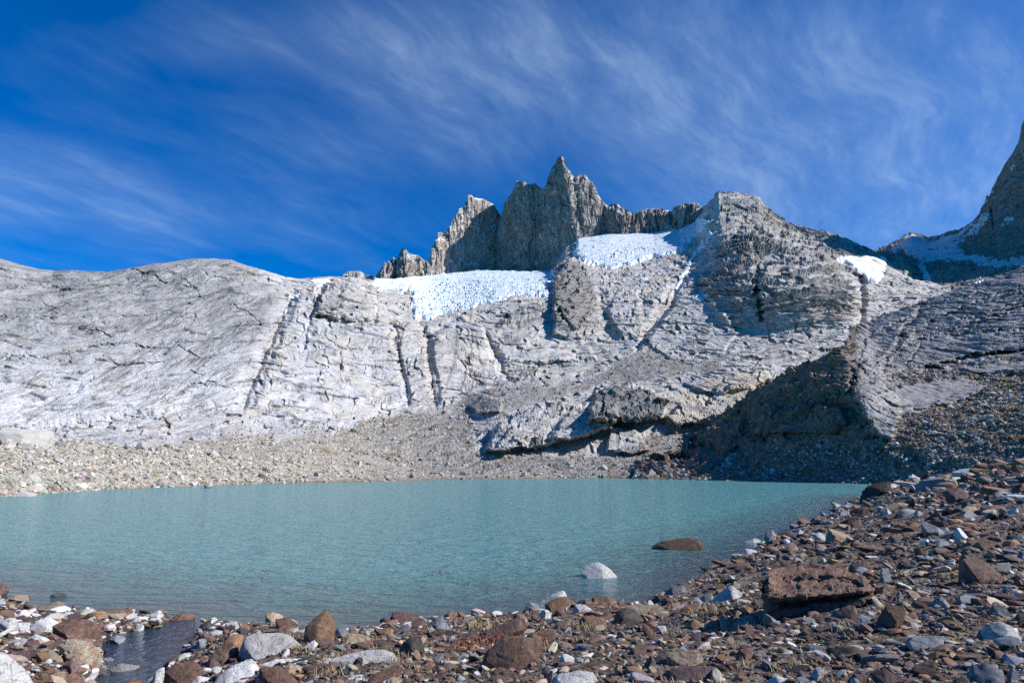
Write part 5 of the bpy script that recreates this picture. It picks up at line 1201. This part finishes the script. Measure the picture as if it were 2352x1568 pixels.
rs = np.random.RandomState(11)
LIB1 = [rand_rock(1, rs, rs.uniform(.22, .85), 6, 90) for _ in range(24)]
LIB2 = [rand_rock(2, rs, rs.uniform(.16, .8), 7, 90, 0.03) for _ in range(30)]
LIB0 = []
for _ in range(16):
    v, f = ico(1); LIB0.append((v * rs.uniform(0.55, 1.1, (len(v), 1)) * np.array([1, rs.uniform(.6, 1), rs.uniform(.5, .9)]), f))
vv = [(1, 1, 1), (-1, -1, 1), (-1, 1, -1), (1, -1, -1)]
import itertools
PAL = np.array([[.175, .105, .078], [.10, .068, .056], [.27, .17, .105], [.31, .25, .185], [.25, .25, .255], [.20, .22, .25], [.52, .51, .50], [.07, .06, .056], [.13, .085, .08], [.40, .36, .30]])
def palette(n, rs, w):
    w = np.asarray(w, float); k = np.array([rs.choice(len(PAL), p=q / q.sum()) for q in w]) if w.ndim == 2 else rs.choice(len(PAL), n, p=w / w.sum())
    return PAL[k] * rs.uniform(0.7, 1.3, (n, 1)) * (1 + rs.normal(0, 0.05, (n, 3)))
stone_m = rock_terrain_mat('gravel_stone', 9.0, 0.5, 0.02, 0.3)
scree_m = rock_terrain_mat('scree_stone', 1.0, 0.3, 0.2, 0.2)

gw = ((G.P[..., 2] > -0.25) & (creek < 0.6) & (G.u > 0.35)).astype(float)
px_w = np.clip((2352 - G.X) * 0 + 1, 0, 1)
def near_gravel(n, lo, hi, ex, lib, name, label, seed):
    rs = np.random.RandomState(seed)
    P, i, j = sow(G, gw, n, rs)
    r = np.hypot(P[:, 0], P[:, 1])
    s = lo * (1 - rs.rand(n) * (1 - (lo / hi) ** ex)) ** (-1 / ex)
    size = np.minimum(s * r / F * 0.5, 0.55)
    X, Y = proj(P)
    shorey = np.clip(1.2 - P[:, 2] / 0.35, 0, 1)                # bleached pebbles along the waterline
    far = sstep(25, 70, r)
    base = np.array([.27, .20, .06, .14, .08, .05, .06, .10, .10, .07])
    w = np.repeat(base[None], n, 0)
    w[:, 6] += 0.30 * shorey + 0.20 * far; w[:, 9] += 0.15 * shorey + 0.1 * far; w[:, 4] += 0.1 * shorey + 0.08 * far
    left = sstep(760, 100, X); w[:, 6] += (0.3 + 0.6 * shorey) * left
    return strew(name, P, size, palette(n, rs, w), lib, stone_m, rs, label)
near_gravel(32000, 4.0, 13, 1.5, LIB1, 'gravel', 'fine mixed brown, grey and white stones covering the near shore', 21)
near_gravel(13000, 10.0, 34, 1.7, LIB2, 'rubble', 'fist-sized broken stones strewn over the near shore', 22)

def far_scree(S, w, n, lo, hi, ex, cols, label, seed, name='scree'):
    rs = np.random.RandomState(seed)
    P, i, j = sow(S, w, n, rs); r = np.hypot(P[:, 0], P[:, 1])
    s = lo * (1 - rs.rand(n) * (1 - (lo / hi) ** ex)) ** (-1 / ex)
    size = s * r / F * 0.5
    return strew(name, P, size, cols(P, i, j, rs), LIB0, scree_m, rs, label, 0.3, 0.4)
def wall_cols(P, i, j, rs):
    X, Y = proj(P); n = len(P); m = sstep(1080, 700, X)[:, None]
    c = m * np.array([.47, .445, .40]) + (1 - m) * np.array([.38, .37, .35])
    return np.where(rs.rand(n, 1) < 0.12, c * np.array([.62, .55, .46]), c) * rs.uniform(0.5, 1.25, (n, 1)) * (1 + rs.normal(0, .04, (n, 3)))
wt = talus * (W.u > 0.98) * (0.25 + 0.75 * sstep(-0.2, 0.4, fbm(W.U / 40, W.V / 25, 500, 4)) + 1.2 * (W.u < 2.3) * (W.X < 700))
far_scree(W, wt, 17000, 2.6, 15, 1.9, wall_cols, 'pale grey scree and small blocks on the far slopes above the lake', 31)
def hill_cols(P, i, j, rs):
    n = len(P); k = rs.rand(n, 1)
    c = np.where(k < 0.45, np.array([[.38, .37, .36]]), np.where(k < 0.75, np.array([[.22, .19, .16]]), np.array([[.27, .27, .28]])))
    return c * rs.uniform(0.6, 1.3, (n, 1))
wb = (screeB > 0.4) * (B.u > 0.98) * (0.35 + sstep(-0.2, 0.4, fbm(B.U / 50, B.V / 35, 505, 4)))
far_scree(W, wt * (W.u < 4.2), 1100, 8, 26, 2.0, wall_cols, 'larger pale blocks scattered through the far scree', 34)
far_scree(B, wb, 15000, 2.8, 18, 1.8, hill_cols, 'dark and pale scree on the shaded hillside right of the lake', 32)
far_scree(B, slab * (B.u > 2.5), 1800, 2.6, 12, 2.0, hill_cols, 'loose blocks lying on the hillside slabs', 33)

# ---- countable stones, each its own object, copied from a few broken shapes
rs = np.random.RandomState(5)
PROTO = [rand_rock(4, rs, f_, 9, 90, 0.03) for f_ in rs.uniform(0.18, 0.72, 22)]
PM = []
for P_, f_ in PROTO:
    me_o = obj_from('stone', P_, f_, RM['R'], None, smooth=True, crease=25); PM.append(me_o)
CW = {'W': 'white', 'G': 'grey', 'B': 'blue-grey', 'N': 'blackish', 'R': 'rust-brown', 'O': 'orange-brown', 'T': 'tan', 'P': 'plum-brown'}
first = [True] * len(PM); cnt = 0; NSTONE = 150; placed = []
hero_named = [h for h in HEROES if h[3]]
hx = np.array([h[0] for h in HEROES]); hs_ = np.array([max(h[1], h[2]) for h in HEROES]); hw = np.array([h[1] for h in HEROES]); hh_ = np.array([h[2] for h in HEROES])
nx = np.array([h[0] for h in hero_named])
P, i, j = sow(G, gw, 2600, rs); XX, YY = proj(P)
used_labels = {}
for p, X_, Y_ in zip(P, XX, YY):
    if cnt >= NSTONE: break
    if not (8 < X_ < 2344 and Y_ < 1562): continue
    s = 24 * (1 - rs.rand() * (1 - (24 / 62) ** 1.6)) ** (-1 / 1.6)
    if ((np.abs(hx[:, 0] - X_) < hw / 2 + s * .3) & (np.abs(hx[:, 1] - Y_) < hh_ / 2 + s * .3)).any(): continue
    if any(abs(a - X_) < (s + c) * .5 and abs(b - Y_) < (s + c) * .3 for a, b, c in placed): continue
    r = math.hypot(p[0], p[1]); left = X_ < 700
    shore_ = p[2] < 0.25
    key = rs.choice(list(CW), p=[.34, .12, .1, .04, .18, .09, .08, .05] if (left or shore_ or r > 45) else [.12, .12, .11, .08, .26, .12, .11, .08])
    t = rs.randint(0, len(PM)); o = PM[t]
    if first[t]: first[t] = False
    else:
        o = o.copy(); bpy.context.scene.collection.objects.link(o)
    k = s * r / F * 0.5
    o.scale = (k, k * rs.uniform(.8, 1.1), k * rs.uniform(.8, 1.15)); o.rotation_euler = (rs.normal(0, .25), rs.normal(0, .25), rs.uniform(0, 6.28))
    o.location = (p[0], p[1], p[2] + k * 0.12)
    o.material_slots[0].link = 'OBJECT'; o.material_slots[0].material = RM[key]
    placed.append((X_, Y_, s)); cnt += 1
    kk = np.argmin(np.hypot((nx[:, 0] - X_), (nx[:, 1] - Y_) * 1.8)); dx, dy = X_ - nx[kk, 0], (Y_ - nx[kk, 1]) * 1.8
    rel = ('right of' if dx > 0 else 'left of') if abs(dx) > abs(dy) else ('in front of' if dy > 0 else 'behind')
    far_ = math.hypot(dx, dy); flat = o.scale[2] * np.ptp(PROTO[t][0][:, 2]) < 0.42 * k * 2
    words_ = [('flat ' if flat else 'blocky '), '']
    lab = f"{'flat' if flat else 'chunky'} {CW[key]} stone {'well ' if far_ > 150 else 'just '}{rel} the {hero_named[kk][3]}"
    if lab in used_labels:
        sz = 'smaller' if s < used_labels[lab] else 'larger'
        lab2 = f"{sz} {lab}"
        lab = lab2 if lab2 not in used_labels else lab
    used_labels[lab] = s
    tag(o, lab, 'stone', 'loose stones on the near shore')
for t, o in enumerate(PM):
    if first[t]: bpy.data.objects.remove(o)

# ---- dry grass tufts and low russet plants between the stones
def grass():
    rs = np.random.RandomState(3); V_, F_, C_ = [], [], []
    spots = [(1620, 1402), (1655, 1410), (1580, 1396), (700, 1492), (690, 1480), (1130, 1435), (1100, 1440), (770, 1510), (800, 1520), (930, 1505), (1345, 1440), (1250, 1490), (1700, 1440), (2050, 1410), (2250, 1330), (1950, 1440), (750, 1545), (840, 1475), (905, 1512), (1850, 1530)]
    P = []
    for x, y in spots:
        for _ in range(7):
            c = cast(x + rs.normal(0, 16), y + rs.normal(0, 5))
            if c is not None: P.append(c)
    Q, _, _ = sow(G, gw * (G.P[..., 2] > 0.3), 260, rs); P = np.vstack([np.array(P), Q[np.hypot(Q[:, 0], Q[:, 1]) < 60]])
    n = 0
    for p in P:
        r = math.hypot(p[0], p[1]); hgt = min(0.06 + 0.004 * r, 0.22)
        for _ in range(16):
            a = rs.uniform(0, 6.28); b = rs.uniform(0.2, 1.0); h_ = hgt * rs.uniform(.5, 1.2); w = 0.004 + r * 0.00022
            o = p + np.array([rs.normal(0, .05), rs.normal(0, .05), -0.01]) * (1 + r / 25); d = np.array([math.cos(a), math.sin(a), 0]); s_ = np.array([-d[1], d[0], 0]) * w
            tip = o + d * h_ * b * .8 + np.array([0, 0, h_]); midp = o + d * h_ * b * .25 + np.array([0, 0, h_ * .6])
            V_ += [o - s_, o + s_, midp + s_ * .7, midp - s_ * .7, tip, tip]; F_ += [[n, n + 1, n + 2, n + 3], [n + 3, n + 2, n + 4, n + 5]]; n += 6
            c = np.array([.33, .26, .14]) * rs.uniform(.6, 1.2); C_ += [c] * 6
    m, nt, b, out = new_mat('dry_grass_blade'); nt.links.new(nd(nt, 'ShaderNodeAttribute', attribute_name='Col').outputs['Color'], b.inputs['Base Color']); b.inputs['Roughness'].default_value = 0.7
    tag(obj_from('dry_grass', np.array(V_), np.array(F_), m, np.array(C_)), 'sparse straw-coloured grass tufts between the stones', 'grass', kind='stuff')
    V_, F_, C_ = [], [], []; n = 0
    for x, y in [(1100, 1472), (1125, 1480), (1085, 1485), (1145, 1470), (1068, 1478), (1235, 1470), (1250, 1478), (2010, 1208), (2040, 1200), (1060, 1490)]:
        for _ in range(40):
            c = cast(x + rs.normal(0, 12), y + rs.normal(0, 5))
            if c is None: continue
            for _ in range(6):
                o = c + rs.normal(0, .035, 3) + np.array([0, 0, .03]); u = rs.normal(size=3); u /= np.linalg.norm(u); v = np.cross(u, rs.normal(size=3)); v /= np.linalg.norm(v)
                k = 0.018 * rs.uniform(.6, 1.3); V_ += [o - u * k, o + v * k * .6, o + u * k, o - v * k * .6]; F_.append([n, n + 1, n + 2, n + 3]); n += 4
                C_ += [np.array([.20, .06, .03]) * rs.uniform(.5, 1.4)] * 4
    tag(obj_from('ground_cover', np.array(V_), np.array(F_), m, np.array(C_)), 'low russet creeping plants beside the biggest brown boulder', 'ground cover', kind='stuff')
grass()
CLOUDS = [(1200, 130, 0.4, 0.25, 0.45), (1550, 180, 0.4, 0.35, 0.45), (1900, 420, 0.6, 0.7, 0.85), (2200, 520, 1.0, 1.2, 0.65), (480, 90, 0.3, 0.10, 0.25), (750, 130, 0.25, 0.15, 0.25), (100, 50, 0.2, 0.12, 0.08), (420, 510, 0.6, 0.25, 0.45), (80, 430, 0.35, 0.2, 0.4), (900, 320, 0.35, 0.25, 0.25), (60, 600, 1.2, 0.8, 0.35)]
SKYTINT = (0.06, 0.84, 1.08)
CLOUD_ALPHA = 0.42
# ================================================================ LIGHT, SKY, CAMERA
SUN_AZ, SUN_EL = math.radians(100), math.radians(38)        # azimuth clockwise from the view direction
sc = bpy.context.scene
sd = bpy.data.lights.new('sun', 'SUN'); sd.energy = 5.0; sd.angle = math.radians(0.5); sd.color = (1.0, 0.95, 0.88)
so = bpy.data.objects.new('sun', sd); sc.collection.objects.link(so)
from mathutils import Vector
sv = Vector((math.sin(SUN_AZ) * math.cos(SUN_EL), math.cos(SUN_AZ) * math.cos(SUN_EL), math.sin(SUN_EL)))
so.rotation_euler = (-sv).to_track_quat('-Z', 'Y').to_euler()

wd = bpy.data.worlds.new('World'); sc.world = wd; wd.use_nodes = True
nt = wd.node_tree; nt.nodes.clear()
wo = nt.nodes.new('ShaderNodeOutputWorld'); bg = nt.nodes.new('ShaderNodeBackground'); nt.links.new(bg.outputs[0], wo.inputs[0])
sky = nd(nt, 'ShaderNodeTexSky', sky_type='NISHITA', sun_disc=False)
sky.sun_elevation = SUN_EL; sky.sun_rotation = SUN_AZ; sky.altitude = 2200; sky.air_density = 1.0; sky.dust_density = 0.1; sky.ozone_density = 3.0
hs = nd(nt, 'ShaderNodeHueSaturation', {'Saturation': 1.5, 'Value': 1.0, 'Color': sky.outputs[0]})
# thin cirrus on a flat high layer
dr = nd(nt, 'ShaderNodeTexCoord').outputs['Generated']
sx = nd(nt, 'ShaderNodeSeparateXYZ', {'Vector': dr})
zz = math_(nt, 'ADD', math_(nt, 'MAXIMUM', sx.outputs[2], 0.0), 0.10)
px = math_(nt, 'DIVIDE', sx.outputs[0], zz); py = math_(nt, 'DIVIDE', sx.outputs[1], zz)
cv = nd(nt, 'ShaderNodeCombineXYZ', {'X': px, 'Y': py}).outputs[0]
wv = nd(nt, 'ShaderNodeTexNoise', {'Vector': cv, 'Scale': 0.9, 'Detail': 3.0, 'Roughness': 0.5})
wc = nd(nt, 'ShaderNodeVectorMath', {0: wv.outputs['Color'], 1: (0.5, 0.5, 0.5)}, operation='SUBTRACT').outputs[0]
ws = nd(nt, 'ShaderNodeVectorMath', {0: wc, 3: 0.55}, operation='SCALE').outputs[0]
cw = nd(nt, 'ShaderNodeVectorMath', {0: cv, 1: ws}, operation='ADD').outputs[0]
def streak(vec, ang, along, across, scale, det, rough):
    q = nd(nt, 'ShaderNodeMapping', {'Vector': vec, 'Rotation': (0, 0, math.radians(ang)), 'Scale': (across, along, 1)}, vector_type='TEXTURE').outputs[0]
    return nd(nt, 'ShaderNodeTexNoise', {'Vector': q, 'Scale': scale, 'Detail': det, 'Roughness': rough}).outputs[0]
w_a = streak(cw, -36, 1.7, 0.4, 3.0, 11.0, 0.66)
w_b = streak(cw, -20, 1.6, 0.4, 5.0, 10.0, 0.66)
broad = streak(cw, -34, 1.5, 0.9, 1.0, 5.0, 0.6)
def cloud_at(X, Y, sx_, sy_, amp):
    a, t = pix(X, Y); n = math.hypot(1, float(t)); z = float(t) / n
    q = (math.sin(a) / n / (z + 0.10), math.cos(a) / n / (z + 0.10))
    vx = math_(nt, 'DIVIDE', math_(nt, 'SUBTRACT', px, q[0]), sx_); vy = math_(nt, 'DIVIDE', math_(nt, 'SUBTRACT', py, q[1]), sy_)
    e = math_(nt, 'ADD', math_(nt, 'MULTIPLY', vx, vx), math_(nt, 'MULTIPLY', vy, vy))
    return math_(nt, 'MULTIPLY', math_(nt, 'EXPONENT', math_(nt, 'MULTIPLY', e, -1.0)), amp)
acc = None
for c in CLOUDS:
    k = cloud_at(*c); acc = k if acc is None else math_(nt, 'ADD', acc, k)
cover = math_(nt, 'ADD', acc, math_(nt, 'MULTIPLY', math_(nt, 'SUBTRACT', broad, 0.5), 2.0))
cover = ramp(nt, cover, [(0.15, 0.0), (0.6, 0.5), (1.0, 1.0)])
wisp = math_(nt, 'ADD', math_(nt, 'MULTIPLY', w_a, 0.68), math_(nt, 'MULTIPLY', w_b, 0.32))
wisp = ramp(nt, wisp, [(0.30, 0.12), (0.5, 0.42), (0.72, 1.0)])
cf = math_(nt, 'MULTIPLY', math_(nt, 'MULTIPLY', cover, wisp), CLOUD_ALPHA)
deep = mix(nt, 1.0, hs.outputs[0], SKYTINT, 'MULTIPLY')
skyc = mix(nt, cf, deep, (4.5, 5.9, 7.4))
nt.links.new(skyc, bg.inputs[0]); bg.inputs[1].default_value = 0.1

cam = bpy.data.cameras.new('camera'); cam.lens = 24; cam.sensor_width = 36; cam.clip_start = 0.1; cam.clip_end = 8000
co_ = bpy.data.objects.new('camera', cam); sc.collection.objects.link(co_)
co_.location = (0, 0, H); co_.rotation_euler = (math.pi / 2 + PIT, 0, 0)
sc.camera = co_
sc.view_settings.view_transform = 'Standard'; sc.view_settings.look = 'None'; sc.view_settings.gamma = 1.0; sc.view_settings.exposure = 0.53
sc.render.resolution_x, sc.render.resolution_y = 1024, 682

sc.cycles.use_denoising = False
sc.cycles.denoising_input_passes = 'RGB_ALBEDO_NORMAL'
sc.cycles.caustics_refractive = False; sc.cycles.caustics_reflective = False
sc.cycles.sample_clamp_direct = 1.3; sc.cycles.sample_clamp_indirect = 2.0
